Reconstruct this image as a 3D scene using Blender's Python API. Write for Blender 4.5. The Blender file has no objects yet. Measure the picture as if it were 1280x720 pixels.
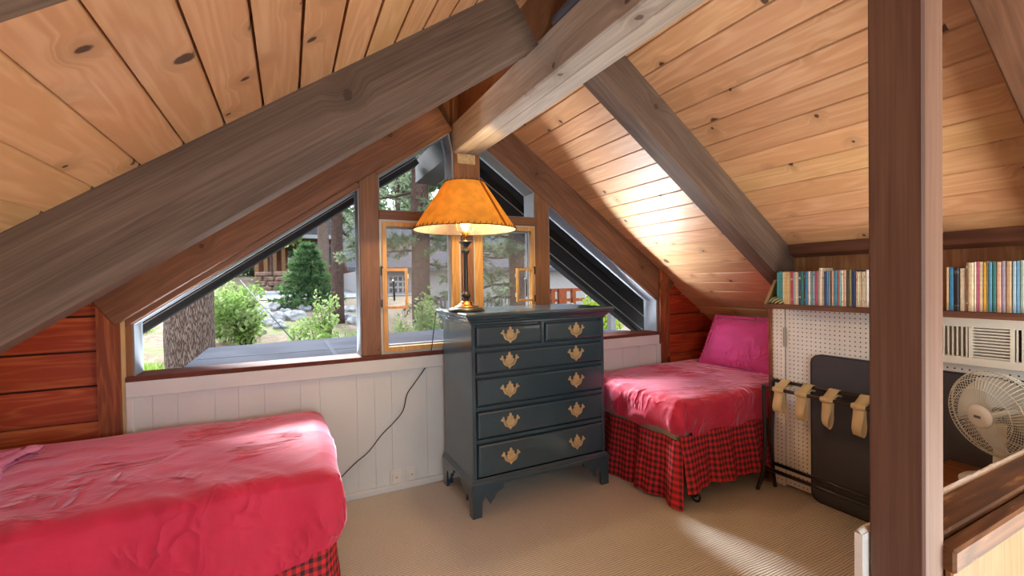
import bpy, math, random
from mathutils import Vector, Matrix, noise
random.seed(7)
PI = math.pi
C = bpy.context.scene.collection
S = 0.70                       # roof pitch (rise per run)
CR, CL = 3.40, 1.936           # ceiling: z = CR - S x (east slope), z = CL + S x (west slope)
BR, BL = 3.153, 1.640          # underside of the rafters
XC = (CR - CL) / (2 * S)
EYE = 1.31
FPX = 557.669

# ------------------------------------------------------------------ camera maths (for placing the far outdoors)
def cam_rows(yaw=.4646998, pitch=.01426422, roll=-.0156358):
    cy, sy, cp, sp, cr, sr = math.cos(yaw), math.sin(yaw), math.cos(pitch), math.sin(pitch), math.cos(roll), math.sin(roll)
    A = Matrix(((1, 0, 0), (0, 0, -1), (0, 1, 0))) @ Matrix(((cy, -sy, 0), (sy, cy, 0), (0, 0, 1)))
    P = Matrix(((1, 0, 0), (0, cp, -sp), (0, sp, cp)))
    Q = Matrix(((cr, -sr, 0), (sr, cr, 0), (0, 0, 1)))
    return Q @ P @ A
CAMM = cam_rows()
def at(px, py, Y):
    d = CAMM.transposed() @ Vector(((px - 640) / FPX, (py - 360) / FPX, 1))
    return Vector((d.x * Y / d.y, Y, EYE + d.z * Y / d.y))
def W(x, z):                   # window-wall coordinates
    return x * 1.0113, EYE + (z - EYE) * 1.0113

# ------------------------------------------------------------------ materials
def srgb(r, g, b):
    f = lambda c: (c / 255 / 12.92) if c / 255 <= .04045 else ((c / 255 + .055) / 1.055) ** 2.4
    return (f(r), f(g), f(b), 1)
class NT:
    def __init__(s, name):
        s.m = bpy.data.materials.new(name); s.m.use_nodes = True
        s.t = s.m.node_tree; s.n = s.t.nodes; s.l = s.t.links
        s.b = s.n['Principled BSDF']; s.out = s.n['Material Output']
    def N(s, typ, **kw):
        n = s.n.new(typ)
        for k, v in kw.items(): setattr(n, k, v)
        return n
    def put(s, sock, v):
        if isinstance(v, bpy.types.NodeSocket): s.l.new(v, sock)
        elif v is not None: sock.default_value = v
    def math(s, op, a, b=None, c=None, clamp=False):
        n = s.N('ShaderNodeMath', operation=op, use_clamp=clamp)
        s.put(n.inputs[0], a)
        if b is not None: s.put(n.inputs[1], b)
        if c is not None: s.put(n.inputs[2], c)
        return n.outputs[0]
    def mix(s, f, a, b, mode='MIX'):
        n = s.N('ShaderNodeMix', data_type='RGBA', blend_type=mode)
        s.put(n.inputs[0], f); s.put(n.inputs[6], a); s.put(n.inputs[7], b)
        return n.outputs[2]
    def comb(s, x, y, z):
        n = s.N('ShaderNodeCombineXYZ')
        for i, v in enumerate((x, y, z)): s.put(n.inputs[i], v)
        return n.outputs[0]
    def noise(s, vec, scale=1, detail=3, rough=.5, dist=0):
        n = s.N('ShaderNodeTexNoise'); s.put(n.inputs['Vector'], vec)
        n.inputs['Scale'].default_value = scale; n.inputs['Detail'].default_value = detail
        n.inputs['Roughness'].default_value = rough; n.inputs['Distortion'].default_value = dist
        return n.outputs[0]
    def ramp(s, f, lo, hi):
        n = s.N('ShaderNodeMapRange', interpolation_type='SMOOTHSTEP'); s.put(n.inputs[0], f)
        s.put(n.inputs[1], lo); s.put(n.inputs[2], hi)
        return n.outputs[0]
    def bump(s, h, strength=.3, dist=.01):
        n = s.N('ShaderNodeBump'); n.inputs['Strength'].default_value = strength; n.inputs['Distance'].default_value = dist
        s.put(n.inputs['Height'], h); s.l.new(n.outputs[0], s.b.inputs['Normal'])
    def xyz(s):
        tc = s.N('ShaderNodeTexCoord'); sp = s.N('ShaderNodeSeparateXYZ'); s.l.new(tc.outputs['Object'], sp.inputs[0])
        return tc.outputs['Object'], sp.outputs
def plain(name, col, rough=.5, metal=0, spec=.5, sheen=0, var=0, vscale=8, bump=0, bscale=60, coat=0):
    k = NT(name); b = k.b
    b.inputs['Base Color'].default_value = col; b.inputs['Roughness'].default_value = rough
    b.inputs['Metallic'].default_value = metal; b.inputs['Specular IOR Level'].default_value = spec
    b.inputs['Sheen Weight'].default_value = sheen; b.inputs['Coat Weight'].default_value = coat
    o, _ = k.xyz()
    if var:
        n = k.noise(o, vscale, 4)
        dk = tuple(c * (1 - var) for c in col[:3]) + (1,); lt = tuple(min(1, c * (1 + var)) for c in col[:3]) + (1,)
        k.put(b.inputs['Base Color'], k.mix(k.ramp(n, .3, .7), dk, lt))
    if bump: k.bump(k.noise(o, bscale, 4), bump, .004)
    return k.m
AX = {'X': 0, 'Y': 1, 'Z': 2}
def wood(name, light, dark, L='X', A='Z', T='Y', width=None, off=0, var=.12, knots=.25, kscale=7, kcol=(.035, .014, .007, 1),
         rough=.5, bump=.15, grain=1.0, spec=.4, wear=None, ring=.22, fa=75):
    k = NT(name); o, c = k.xyz()
    l, a, t = c[AX[L]], c[AX[A]], c[AX[T]]
    if width:
        idn = k.math('FLOOR', k.math('DIVIDE', k.math('SUBTRACT', a, off), width))
        wn = k.N('ShaderNodeTexWhiteNoise', noise_dimensions='1D'); k.put(wn.inputs['W'], k.math('ADD', idn, 17.31))
        rnd = wn.outputs[0]
        l = k.math('MULTIPLY_ADD', rnd, 23.0, l)
        ac = k.math('MULTIPLY_ADD', rnd, 9.7, a)
    else:
        idn, rnd, ac = 0.0, None, k.math('ADD', a, t)
    # knots: sparse 2-D cells
    kv = k.comb(l, ac, 0.0)
    vo = k.N('ShaderNodeTexVoronoi', voronoi_dimensions='2D'); k.put(vo.inputs['Vector'], kv); vo.inputs['Scale'].default_value = kscale
    sp = k.N('ShaderNodeSeparateColor'); k.l.new(vo.outputs['Color'], sp.inputs[0])
    on = k.math('LESS_THAN', sp.outputs[0], knots)
    size = k.math('MULTIPLY_ADD', k.math('POWER', sp.outputs[1], 2.0), .13, .035)
    wob = k.math('MULTIPLY_ADD', k.noise(kv, 38, 3), .09, -.045)
    d = k.math('ADD', vo.outputs['Distance'], wob)
    core = k.math('MULTIPLY', on, k.math('SUBTRACT', 1.0, k.ramp(d, k.math('MULTIPLY', size, .65), size)))
    halo = k.math('MULTIPLY', on, k.math('SUBTRACT', 1.0, k.ramp(d, .05, .36)))
    # grain, pushed aside by the knots
    ag = k.math('MULTIPLY_ADD', halo, .035, ac)
    fine = k.noise(k.comb(k.math('MULTIPLY', l, 2.2), k.math('MULTIPLY', ag, fa), k.math('MULTIPLY', t, 20)), 1, 4, .6)
    broad = k.noise(k.comb(k.math('MULTIPLY', l, .9), k.math('MULTIPLY', ag, 9), k.math('MULTIPLY', t, 5)), 1, 3, .5, .4)
    rings = k.math('MULTIPLY_ADD', k.math('SINE', k.math('MULTIPLY', broad, 55)), .5, .5)
    g = k.math('ADD', k.math('MULTIPLY', fine, .55 * grain), k.math('MULTIPLY', rings, ring * grain))
    g = k.math('ADD', g, k.math('MULTIPLY', broad, .45))
    col = k.mix(k.ramp(g, .75, .25), dark, light)
    if rnd is not None:
        hs = k.N('ShaderNodeHueSaturation')
        k.put(hs.inputs['Value'], k.math('MULTIPLY_ADD', rnd, 2 * var, 1 - var)); k.put(hs.inputs['Color'], col)
        wn2 = k.N('ShaderNodeTexWhiteNoise', noise_dimensions='1D'); k.put(wn2.inputs['W'], k.math('ADD', idn, 91.7))
        k.put(hs.inputs['Hue'], k.math('MULTIPLY_ADD', wn2.outputs[0], .016, .492))
        col = hs.outputs[0]
    mid = tuple(.5 * dark[i] + .5 * kcol[i] for i in range(3)) + (1,)
    col = k.mix(k.math('MULTIPLY', halo, .38), col, mid)
    col = k.mix(k.math('MULTIPLY', core, .88), col, kcol)
    if wear:
        w = k.ramp(k.noise(k.comb(k.math('MULTIPLY', l, 5), k.math('MULTIPLY', a, 30), k.math('MULTIPLY', t, 30)), 1, 5, .65), .56, .7)
        col = k.mix(k.math('MULTIPLY', w, .8), col, wear)
    k.put(k.b.inputs['Base Color'], col)
    k.b.inputs['Roughness'].default_value = rough; k.b.inputs['Specular IOR Level'].default_value = spec
    if bump: k.bump(g, bump, .004)
    return k.m

PINE_L, PINE_D = (.74, .46, .25, 1), (.60, .33, .155, 1)
SEAM_R, WID_R, SEAM_L, WID_L = 1.5717, .1043, -.3828, .1073
M = {}
M['ceil_e'] = wood('pine_ceiling_east', PINE_L, PINE_D, 'Y', 'X', 'Z', WID_R, SEAM_R, .15, .42, 6.0, rough=.42)
M['ceil_w'] = wood('pine_ceiling_west', PINE_L, PINE_D, 'Y', 'X', 'Z', WID_L, SEAM_L, .12, .40, 5.5, rough=.42)
M['rafter'] = wood('weathered_brown_beam', srgb(122, 100, 85), srgb(76, 58, 47), 'X', 'Z', 'Y', None, knots=.13, kscale=3.4, rough=.65, kcol=srgb(66, 48, 38), bump=.35, ring=.05, fa=110)
M['ridge'] = wood('weathered_grey_beam', srgb(186, 174, 160), srgb(146, 132, 118), 'Y', 'Z', 'X', None, knots=.20, kscale=4.5, rough=.6, kcol=srgb(84, 64, 50), bump=.25, ring=.07)
M['gable'] = wood('warm_brown_beam', srgb(130, 92, 68), srgb(94, 62, 43), 'X', 'Z', 'Y', None, ring=.12, knots=.12, kscale=4.0, rough=.5, kcol=srgb(66, 34, 18))
M['frame_v'] = wood('warm_brown_upright', srgb(146, 102, 66), srgb(112, 74, 46), 'Z', 'X', 'Y', None, ring=.1, knots=.15, kscale=4.5, rough=.45, kcol=srgb(66, 34, 18))
M['frame_h'] = wood('warm_brown_rail', srgb(138, 94, 62), srgb(104, 66, 42), 'X', 'Z', 'Y', None, ring=.1, knots=.08, kscale=5, rough=.45)
M['redwood'] = wood('red_cedar_boards', srgb(212, 128, 70), srgb(168, 78, 38), 'X', 'Z', 'Y', .1725, .648, .16, .12, 4.5, rough=.45, kcol=srgb(84, 34, 16))
M['redwood_e'] = wood('red_cedar_boards_dark', srgb(214, 104, 52), srgb(164, 62, 28), 'X', 'Z', 'Y', .1725, .648, .14, .12, 4.5, rough=.4, kcol=srgb(70, 26, 12))
M['cedar_v'] = wood('red_cedar_upright', srgb(178, 106, 62), srgb(120, 60, 32), 'Z', 'X', 'Y', None, knots=.3, kscale=5, rough=.45, kcol=srgb(66, 32, 20))
M['post'] = wood('dark_brown_post', srgb(122, 92, 76), srgb(92, 64, 52), 'Z', 'X', 'Y', None, ring=.05, fa=100, knots=.12, kscale=3.6, rough=.6, kcol=srgb(56, 38, 30), bump=.25)
M['railtop'] = wood('worn_brown_rail', srgb(124, 82, 52), srgb(74, 44, 26), 'X', 'Y', 'Z', None, knots=.1, kscale=5, rough=.4, wear=srgb(178, 138, 92))
M['ply'] = wood('golden_plywood', srgb(168, 126, 76), srgb(144, 100, 56), 'Z', 'X', 'Y', .11, 0, .06, .05, 4, rough=.5)
M['shelfwood'] = wood('brown_shelf_board', srgb(134, 92, 70), srgb(98, 62, 46), 'Y', 'Z', 'X', None, knots=.05, kscale=5, rough=.5)
M['panel'] = wood('brown_plywood_panel', srgb(170, 130, 88), srgb(134, 96, 60), 'Z', 'Y', 'X', .3, .1, .08, .03, 5, rough=.55)
M['bench'] = wood('orange_brown_bench', srgb(168, 104, 56), srgb(122, 68, 34), 'Y', 'X', 'Z', None, knots=.1, kscale=5, rough=.35)
M['sash'] = wood('blond_pine_sash', srgb(226, 184, 112), srgb(196, 146, 78), 'Z', 'X', 'Y', None, knots=.04, kscale=5, rough=.4)
M['white_wall'] = plain('off_white_paint', srgb(216, 220, 218), .5, var=.03, vscale=3, bump=.05)
M['white_trim'] = plain('white_trim_paint', srgb(214, 217, 216), .45, var=.02)
M['win_white'] = plain('pale_grey_window_paint', srgb(126, 131, 140), .4, var=.05, vscale=12)
M['case_white'] = plain('pale_casement_paint', srgb(190, 190, 182), .45, var=.05, vscale=12)
M['sill'] = plain('dark_red_brown_sill', srgb(104, 60, 50), .75, spec=.12, var=.12, vscale=10)
M['black_soffit'] = plain('black_stained_soffit', (.020, .020, .020, 1), .8, var=.1)
M['black_metal'] = plain('black_metal', (.014, .013, .013, 1), .35, spec=.6)
M['brown_metal'] = plain('bronze_brown_tube', srgb(66, 52, 42), .3, .6)
M['brass'] = plain('old_brass', srgb(206, 178, 132), .42, .35, var=.15, vscale=40)
M['brass_lit'] = plain('lamp_brass', srgb(150, 104, 52), .25, .9)
M['dresser'] = plain('blue_green_black_paint', srgb(42, 68, 80), .30, spec=.6, var=.10, vscale=5, coat=.6)
M['dresser_in'] = plain('dresser_shadow_gap', (.008, .011, .012, 1), .7)
M['beige_strap'] = plain('beige_webbing', srgb(206, 178, 128), .8, bump=.3, bscale=300, var=.06)
M['blackboard'] = plain('black_laminate', srgb(66, 68, 74), .42, var=.06, vscale=6)
M['dark_edge'] = plain('black_rubber_edge', (.012, .012, .013, 1), .6)
M['fan_white'] = plain('ivory_plastic', srgb(226, 222, 206), .35)
M['fan_metal'] = plain('pale_wire', srgb(222, 222, 208), .3, .15)
M['fan_label'] = plain('grey_fan_badge', srgb(96, 92, 88), .4)
M['ac'] = plain('warm_white_enamel', srgb(226, 220, 204), .4)
M['ac_dark'] = plain('vent_shadow', srgb(168, 160, 146), .7)
M['ac_black'] = plain('vent_black', srgb(48, 46, 44), .7)
M['outlet'] = plain('white_outlet_plastic', srgb(224, 222, 214), .35)
M['conduit'] = plain('blue_grey_conduit', srgb(72, 76, 88), .45)
M['cord'] = plain('black_cord', (.012, .011, .010, 1), .5)
M['mattress'] = plain('cream_mattress_ticking', srgb(214, 204, 184), .9, var=.05)
M['ornament'] = None
M['carpet_white'] = plain('white_rough_edge', srgb(232, 230, 224), .8, bump=.6, bscale=90, var=.04)

def cloth_mat(name, col, sheen, tint, wr=1.0):
    k = NT(name); o, c = k.xyz(); b = k.b
    n = k.noise(o, 6, 4)
    dk = tuple(x * .92 for x in col[:3]) + (1,); lt = tuple(min(1, x * 1.06) for x in col[:3]) + (1,)
    k.put(b.inputs['Base Color'], k.mix(k.ramp(n, .3, .7), dk, lt))
    b.inputs['Roughness'].default_value = .65; b.inputs['Specular IOR Level'].default_value = .25
    b.inputs['Sheen Weight'].default_value = sheen; b.inputs['Sheen Roughness'].default_value = .4
    b.inputs['Sheen Tint'].default_value = tint
    # creases: two families of thin ridges, each present only in patches
    def crease(ax, ay, az, mscale, thr):
        v = k.noise(k.comb(k.math('MULTIPLY', c[0], ax), k.math('MULTIPLY', c[1], ay), k.math('MULTIPLY', c[2], az)), 1, 2, .45, .5)
        r = k.math('POWER', k.math('SUBTRACT', 1.0, k.math('ABSOLUTE', k.math('MULTIPLY_ADD', v, 6.0, -3.0)), None, True), 1.6)
        return k.math('MULTIPLY', r, k.ramp(k.noise(o, mscale, 2), thr, thr + .12))
    h = k.math('ADD', crease(9, 5, 5, 2.6, .50), k.math('MULTIPLY', crease(5, 16, 7, 3.3, .50), .8))
    h = k.math('ADD', h, k.math('MULTIPLY', k.noise(o, 380, 2), .03))
    h = k.math('ADD', h, k.math('MULTIPLY', k.noise(k.comb(k.math('MULTIPLY', c[0], 14), k.math('MULTIPLY', c[1], 22), k.math('MULTIPLY', c[2], 14)), 1, 3), .35))
    k.bump(h, .55 * wr, .014)
    return k.m
M['red_sheet'] = cloth_mat('red_cotton_sheet', (.58, .024, .066, 1), 1.0, (1, .58, .74, 1), 1.35)
M['magenta'] = cloth_mat('magenta_cotton', (.62, .06, .25, 1), .5, (1, .6, .8, 1))
M['pink'] = cloth_mat('pink_cotton', (.78, .30, .52, 1), .3, (1, .8, .95, 1))

def floral_mat():
    k = NT('pink_floral_cotton'); o, c = k.xyz()
    v = k.N('ShaderNodeTexVoronoi'); k.put(v.inputs['Vector'], o); v.inputs['Scale'].default_value = 26
    n = k.noise(o, 30, 3)
    d = k.math('ADD', v.outputs['Distance'], k.math('MULTIPLY', n, .5))
    k.put(k.b.inputs['Base Color'], k.mix(k.ramp(d, .44, .52), srgb(140, 30, 84), srgb(238, 160, 208)))
    k.b.inputs['Roughness'].default_value = .7
    return k.m
M['floral'] = floral_mat()

def plaid_mat():
    k = NT('red_black_gingham'); uv = k.N('ShaderNodeUVMap'); sp = k.N('ShaderNodeSeparateXYZ'); k.l.new(uv.outputs[0], sp.inputs[0])
    per = .036
    sq = lambda v: k.math('LESS_THAN', k.math('FRACT', k.math('DIVIDE', v, per)), .5)
    a, b_ = sq(sp.outputs[0]), sq(sp.outputs[1])
    s = k.math('ADD', a, b_)
    c1 = k.mix(k.math('GREATER_THAN', s, .5), (.66, .035, .040, 1), (.32, .028, .034, 1))
    c2 = k.mix(k.math('GREATER_THAN', s, 1.5), c1, (.062, .026, .028, 1))
    k.put(k.b.inputs['Base Color'], c2); k.b.inputs['Roughness'].default_value = .85
    k.b.inputs['Specular IOR Level'].default_value = .2
    return k.m
M['plaid'] = plaid_mat()

def carpet_mat():
    k = NT('beige_ribbed_carpet'); o, c = k.xyz()
    wob = k.noise(o, 9, 2)
    row = k.math('ADD', k.math('MULTIPLY', c[1], 1 / .0125), k.math('MULTIPLY', wob, 1.7))
    rib = k.math('MULTIPLY_ADD', k.math('SINE', k.math('MULTIPLY', row, 2 * PI)), .5, .5)
    br = k.noise(k.comb(k.math('MULTIPLY', c[0], 60), k.math('FLOOR', row), 0.0), 1, 2, .6)
    spk = k.noise(o, 170, 3, .7)
    big = k.noise(o, 1.6, 4)
    h = k.math('MULTIPLY', rib, k.math('MULTIPLY_ADD', br, .9, .3))
    col = k.mix(k.ramp(h, .08, .55), srgb(180, 170, 154), srgb(228, 221, 209))
    col = k.mix(k.math('MULTIPLY', k.ramp(spk, .4, .75), .30), col, srgb(170, 158, 138))
    col = k.mix(k.math('MULTIPLY', k.ramp(big, .45, .7), .12), col, srgb(170, 154, 130))
    k.put(k.b.inputs['Base Color'], col); k.b.inputs['Roughness'].default_value = .95
    k.b.inputs['Specular IOR Level'].default_value = .1; k.b.inputs['Sheen Weight'].default_value = .25
    k.bump(k.math('ADD', h, k.math('MULTIPLY', spk, .5)), .7, .006)
    return k.m
M['carpet'] = carpet_mat()

def peg_mat():
    k = NT('cream_pegboard'); o, c = k.xyz()
    p = .0254
    fy = k.math('SUBTRACT', k.math('FRACT', k.math('DIVIDE', c[1], p)), .5)
    fz = k.math('SUBTRACT', k.math('FRACT', k.math('DIVIDE', c[2], p)), .5)
    d = k.math('SQRT', k.math('ADD', k.math('MULTIPLY', fy, fy), k.math('MULTIPLY', fz, fz)))
    hole = k.math('LESS_THAN', d, .14)
    n = k.noise(o, 5, 3)
    base = k.mix(k.ramp(n, .35, .7), srgb(240, 238, 230), srgb(230, 226, 216))
    k.put(k.b.inputs['Base Color'], k.mix(hole, base, srgb(42, 32, 28))); k.b.inputs['Roughness'].default_value = .5
    return k.m
M['peg'] = peg_mat()

def glass_mat():
    k = NT('window_glass'); k.n.remove(k.b)
    tr = k.N('ShaderNodeBsdfTransparent'); gl = k.N('ShaderNodeBsdfGlossy'); gl.inputs['Roughness'].default_value = .02
    fr = k.N('ShaderNodeFresnel'); fr.inputs[0].default_value = 1.07
    mx = k.N('ShaderNodeMixShader'); k.l.new(fr.outputs[0], mx.inputs[0]); k.l.new(tr.outputs[0], mx.inputs[1]); k.l.new(gl.outputs[0], mx.inputs[2])
    k.l.new(mx.outputs[0], k.out.inputs[0])
    return k.m
M['glass'] = glass_mat()
def screen_mat():
    k = NT('insect_screen'); k.n.remove(k.b)
    tr = k.N('ShaderNodeBsdfTransparent'); df = k.N('ShaderNodeBsdfDiffuse'); df.inputs[0].default_value = (.30, .31, .33, 1)
    mx = k.N('ShaderNodeMixShader'); mx.inputs[0].default_value = .16
    k.l.new(tr.outputs[0], mx.inputs[1]); k.l.new(df.outputs[0], mx.inputs[2]); k.l.new(mx.outputs[0], k.out.inputs[0])
    return k.m
M['screen'] = screen_mat()
def shade_mat(name, col, trans):
    k = NT(name); k.n.remove(k.b); o, c = k.xyz()
    n = k.noise(o, 22, 4)
    dk = tuple(x * .82 for x in col[:3]) + (1,)
    cc = k.mix(k.ramp(n, .3, .7), dk, col)
    df = k.N('ShaderNodeBsdfDiffuse'); tl = k.N('ShaderNodeBsdfTranslucent'); k.put(df.inputs[0], cc); k.put(tl.inputs[0], cc)
    mx = k.N('ShaderNodeMixShader'); mx.inputs[0].default_value = trans
    k.l.new(df.outputs[0], mx.inputs[1]); k.l.new(tl.outputs[0], mx.inputs[2]); k.l.new(mx.outputs[0], k.out.inputs[0])
    return k.m
M['shade'] = shade_mat('amber_parchment', (.80, .38, .06, 1), .15)
M['shade_seam'] = shade_mat('amber_parchment_double', (.42, .13, .02, 1), .16)
M['liner'] = shade_mat('cream_shade_liner', (.92, .84, .66, 1), .5)
M['lacing'] = plain('dark_brown_lacing', srgb(72, 44, 22), .7)
def emit(name, col, st):
    k = NT(name); k.b.inputs['Base Color'].default_value = col
    k.b.inputs['Emission Color'].default_value = col; k.b.inputs['Emission Strength'].default_value = st
    return k.m
M['bulb'] = emit('lit_bulb', (1, .80, .48, 1), 9)

OUT = .24                      # outdoor reflectances, scaled to the brightness of the sky dome
def osrgb(r, g, b):
    c = srgb(r, g, b); return tuple(v * OUT for v in c[:3]) + (1,)
# outdoor materials
def bark_mat(name, a, b, sc=1.0):
    k = NT(name); o, c = k.xyz()
    v = k.N('ShaderNodeTexVoronoi', feature='DISTANCE_TO_EDGE'); k.put(v.inputs['Vector'], k.comb(k.math('MULTIPLY', c[0], 22 * sc), k.math('MULTIPLY', c[1], 22 * sc), k.math('MULTIPLY', c[2], 2.2 * sc)))
    n = k.noise(k.comb(k.math('MULTIPLY', c[0], 40 * sc), k.math('MULTIPLY', c[1], 40 * sc), k.math('MULTIPLY', c[2], 7 * sc)), 1, 5, .65)
    e = k.ramp(v.outputs['Distance'], .0, .22)
    f = k.math('MULTIPLY', e, k.math('MULTIPLY_ADD', n, 1.2, .05))
    k.put(k.b.inputs['Base Color'], k.mix(k.ramp(f, .1, .75), b, a)); k.b.inputs['Roughness'].default_value = .95; k.b.inputs['Specular IOR Level'].default_value = .08
    k.bump(f, .8, .03)
    return k.m
M['bark'] = bark_mat('pine_bark', osrgb(222, 192, 172), osrgb(128, 98, 84))
M['bark_d'] = bark_mat('dark_pine_bark', osrgb(186, 150, 132), osrgb(104, 76, 66))
def leaf_mat(name, a, b, sc=3):
    a = tuple(v * 1.7 for v in a[:3]) + (1,); b = tuple(v * 1.7 for v in b[:3]) + (1,)
    k = NT(name); o, c = k.xyz()
    n = k.noise(o, sc, 3)
    col = k.mix(k.ramp(n, .35, .65), a, b)
    k.n.remove(k.b)
    df = k.N('ShaderNodeBsdfDiffuse'); tl = k.N('ShaderNodeBsdfTranslucent'); k.put(df.inputs[0], col); k.put(tl.inputs[0], col)
    mx = k.N('ShaderNodeMixShader'); mx.inputs[0].default_value = .58
    k.l.new(df.outputs[0], mx.inputs[1]); k.l.new(tl.outputs[0], mx.inputs[2]); k.l.new(mx.outputs[0], k.out.inputs[0])
    return k.m
M['leaf'] = leaf_mat('bright_green_leaves', osrgb(150, 186, 92), osrgb(206, 224, 150))
M['leaf_y'] = leaf_mat('yellow_green_leaves', osrgb(166, 196, 60), osrgb(208, 226, 96))
M['needle'] = leaf_mat('pine_needles', osrgb(120, 142, 104), osrgb(176, 188, 150), 1.2)
M['fir'] = leaf_mat('fir_needles', osrgb(70, 104, 62), osrgb(118, 152, 92), 3)
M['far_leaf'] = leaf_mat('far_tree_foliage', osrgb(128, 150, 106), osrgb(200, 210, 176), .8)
M['grassy'] = leaf_mat('fresh_grass', osrgb(126, 168, 60), osrgb(170, 200, 96))
def ground_mat():
    k = NT('dry_forest_floor'); o, c = k.xyz()
    n1 = k.noise(o, .55, 4); n2 = k.noise(o, 7, 6, .7)
    col = k.mix(k.ramp(n2, .35, .7), osrgb(176, 148, 118), osrgb(222, 204, 178))
    col = k.mix(k.ramp(n1, .52, .66), col, osrgb(176, 184, 122))
    k.put(k.b.inputs['Base Color'], col); k.b.inputs['Roughness'].default_value = 1; k.b.inputs['Specular IOR Level'].default_value = .05
    k.bump(n2, .5, .05)
    return k.m
M['ground'] = ground_mat()
M['asphalt'] = plain('pale_asphalt', osrgb(186, 186, 188), .9, spec=.08, var=.08, vscale=3)
M['rock'] = plain('pale_granite', osrgb(250, 248, 246), .9, spec=.08, var=.25, vscale=6, bump=.5, bscale=20)
M['rock_d'] = plain('grey_granite', osrgb(205, 205, 208), .9, spec=.08, var=.3, vscale=6, bump=.5, bscale=20)
M['redstone'] = plain('brown_wall_stone', osrgb(176, 140, 118), .95, spec=.08, var=.35, vscale=5, bump=.6, bscale=10)
M['flatroof'] = plain('grey_roll_roofing', srgb(66, 66, 70), .9, spec=.0, var=.12, vscale=3, bump=.2, bscale=70)
M['stucco'] = plain('pale_grey_stucco', osrgb(222, 214, 208), .9, spec=.08, var=.04)
M['cabin'] = plain('red_brown_cabin', osrgb(150, 92, 66), .8, spec=.08, var=.2, vscale=5)
M['cabin_post'] = plain('tan_cabin_post', osrgb(196, 150, 106), .8, spec=.08, var=.1)
M['win_dark'] = plain('dark_far_pane', osrgb(90, 98, 100), .15, spec=.08)
M['win_frame_far'] = plain('white_far_frame', osrgb(236, 236, 232), .6, spec=.08)
M['deckwood'] = plain('grey_brown_deck', osrgb(142, 124, 112), .8, spec=.08, var=.12)
M['orange_post'] = plain('orange_brown_post', osrgb(190, 100, 56), .7, spec=.08, var=.12)
M['grey_post'] = plain('grey_timber', osrgb(170, 166, 160), .8, spec=.08, var=.12)
M['wire'] = plain('galvanised_cable', osrgb(96, 98, 102), .9, metal=.3)
def shingle_mat():
    k = NT('grey_shingles'); o, c = k.xyz()
    br = k.N('ShaderNodeTexBrick'); k.put(br.inputs['Vector'], k.comb(c[0], k.math('ADD', c[2], c[1]), 0.0)); br.inputs['Scale'].default_value = 3.2
    br.inputs['Color1'].default_value = osrgb(150, 146, 150); br.inputs['Color2'].default_value = osrgb(124, 120, 126); br.inputs['Mortar'].default_value = osrgb(92, 88, 92)
    br.inputs['Mortar Size'].default_value = .03
    k.put(k.b.inputs['Base Color'], br.outputs[0]); k.b.inputs['Roughness'].default_value = .9; k.b.inputs['Specular IOR Level'].default_value = .08
    return k.m
M['shingle'] = shingle_mat()

def ornament_mat():
    k = NT('green_yellow_stripes'); o, c = k.xyz()
    w = k.math('SINE', k.math('MULTIPLY', k.math('ADD', c[1], k.math('MULTIPLY', c[2], 1.4)), 260))
    k.put(k.b.inputs['Base Color'], k.mix(k.ramp(w, -.2, .5), srgb(44, 58, 46), srgb(196, 190, 130))); k.b.inputs['Roughness'].default_value = .5
    return k.m
M['ornament'] = ornament_mat()

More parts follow.
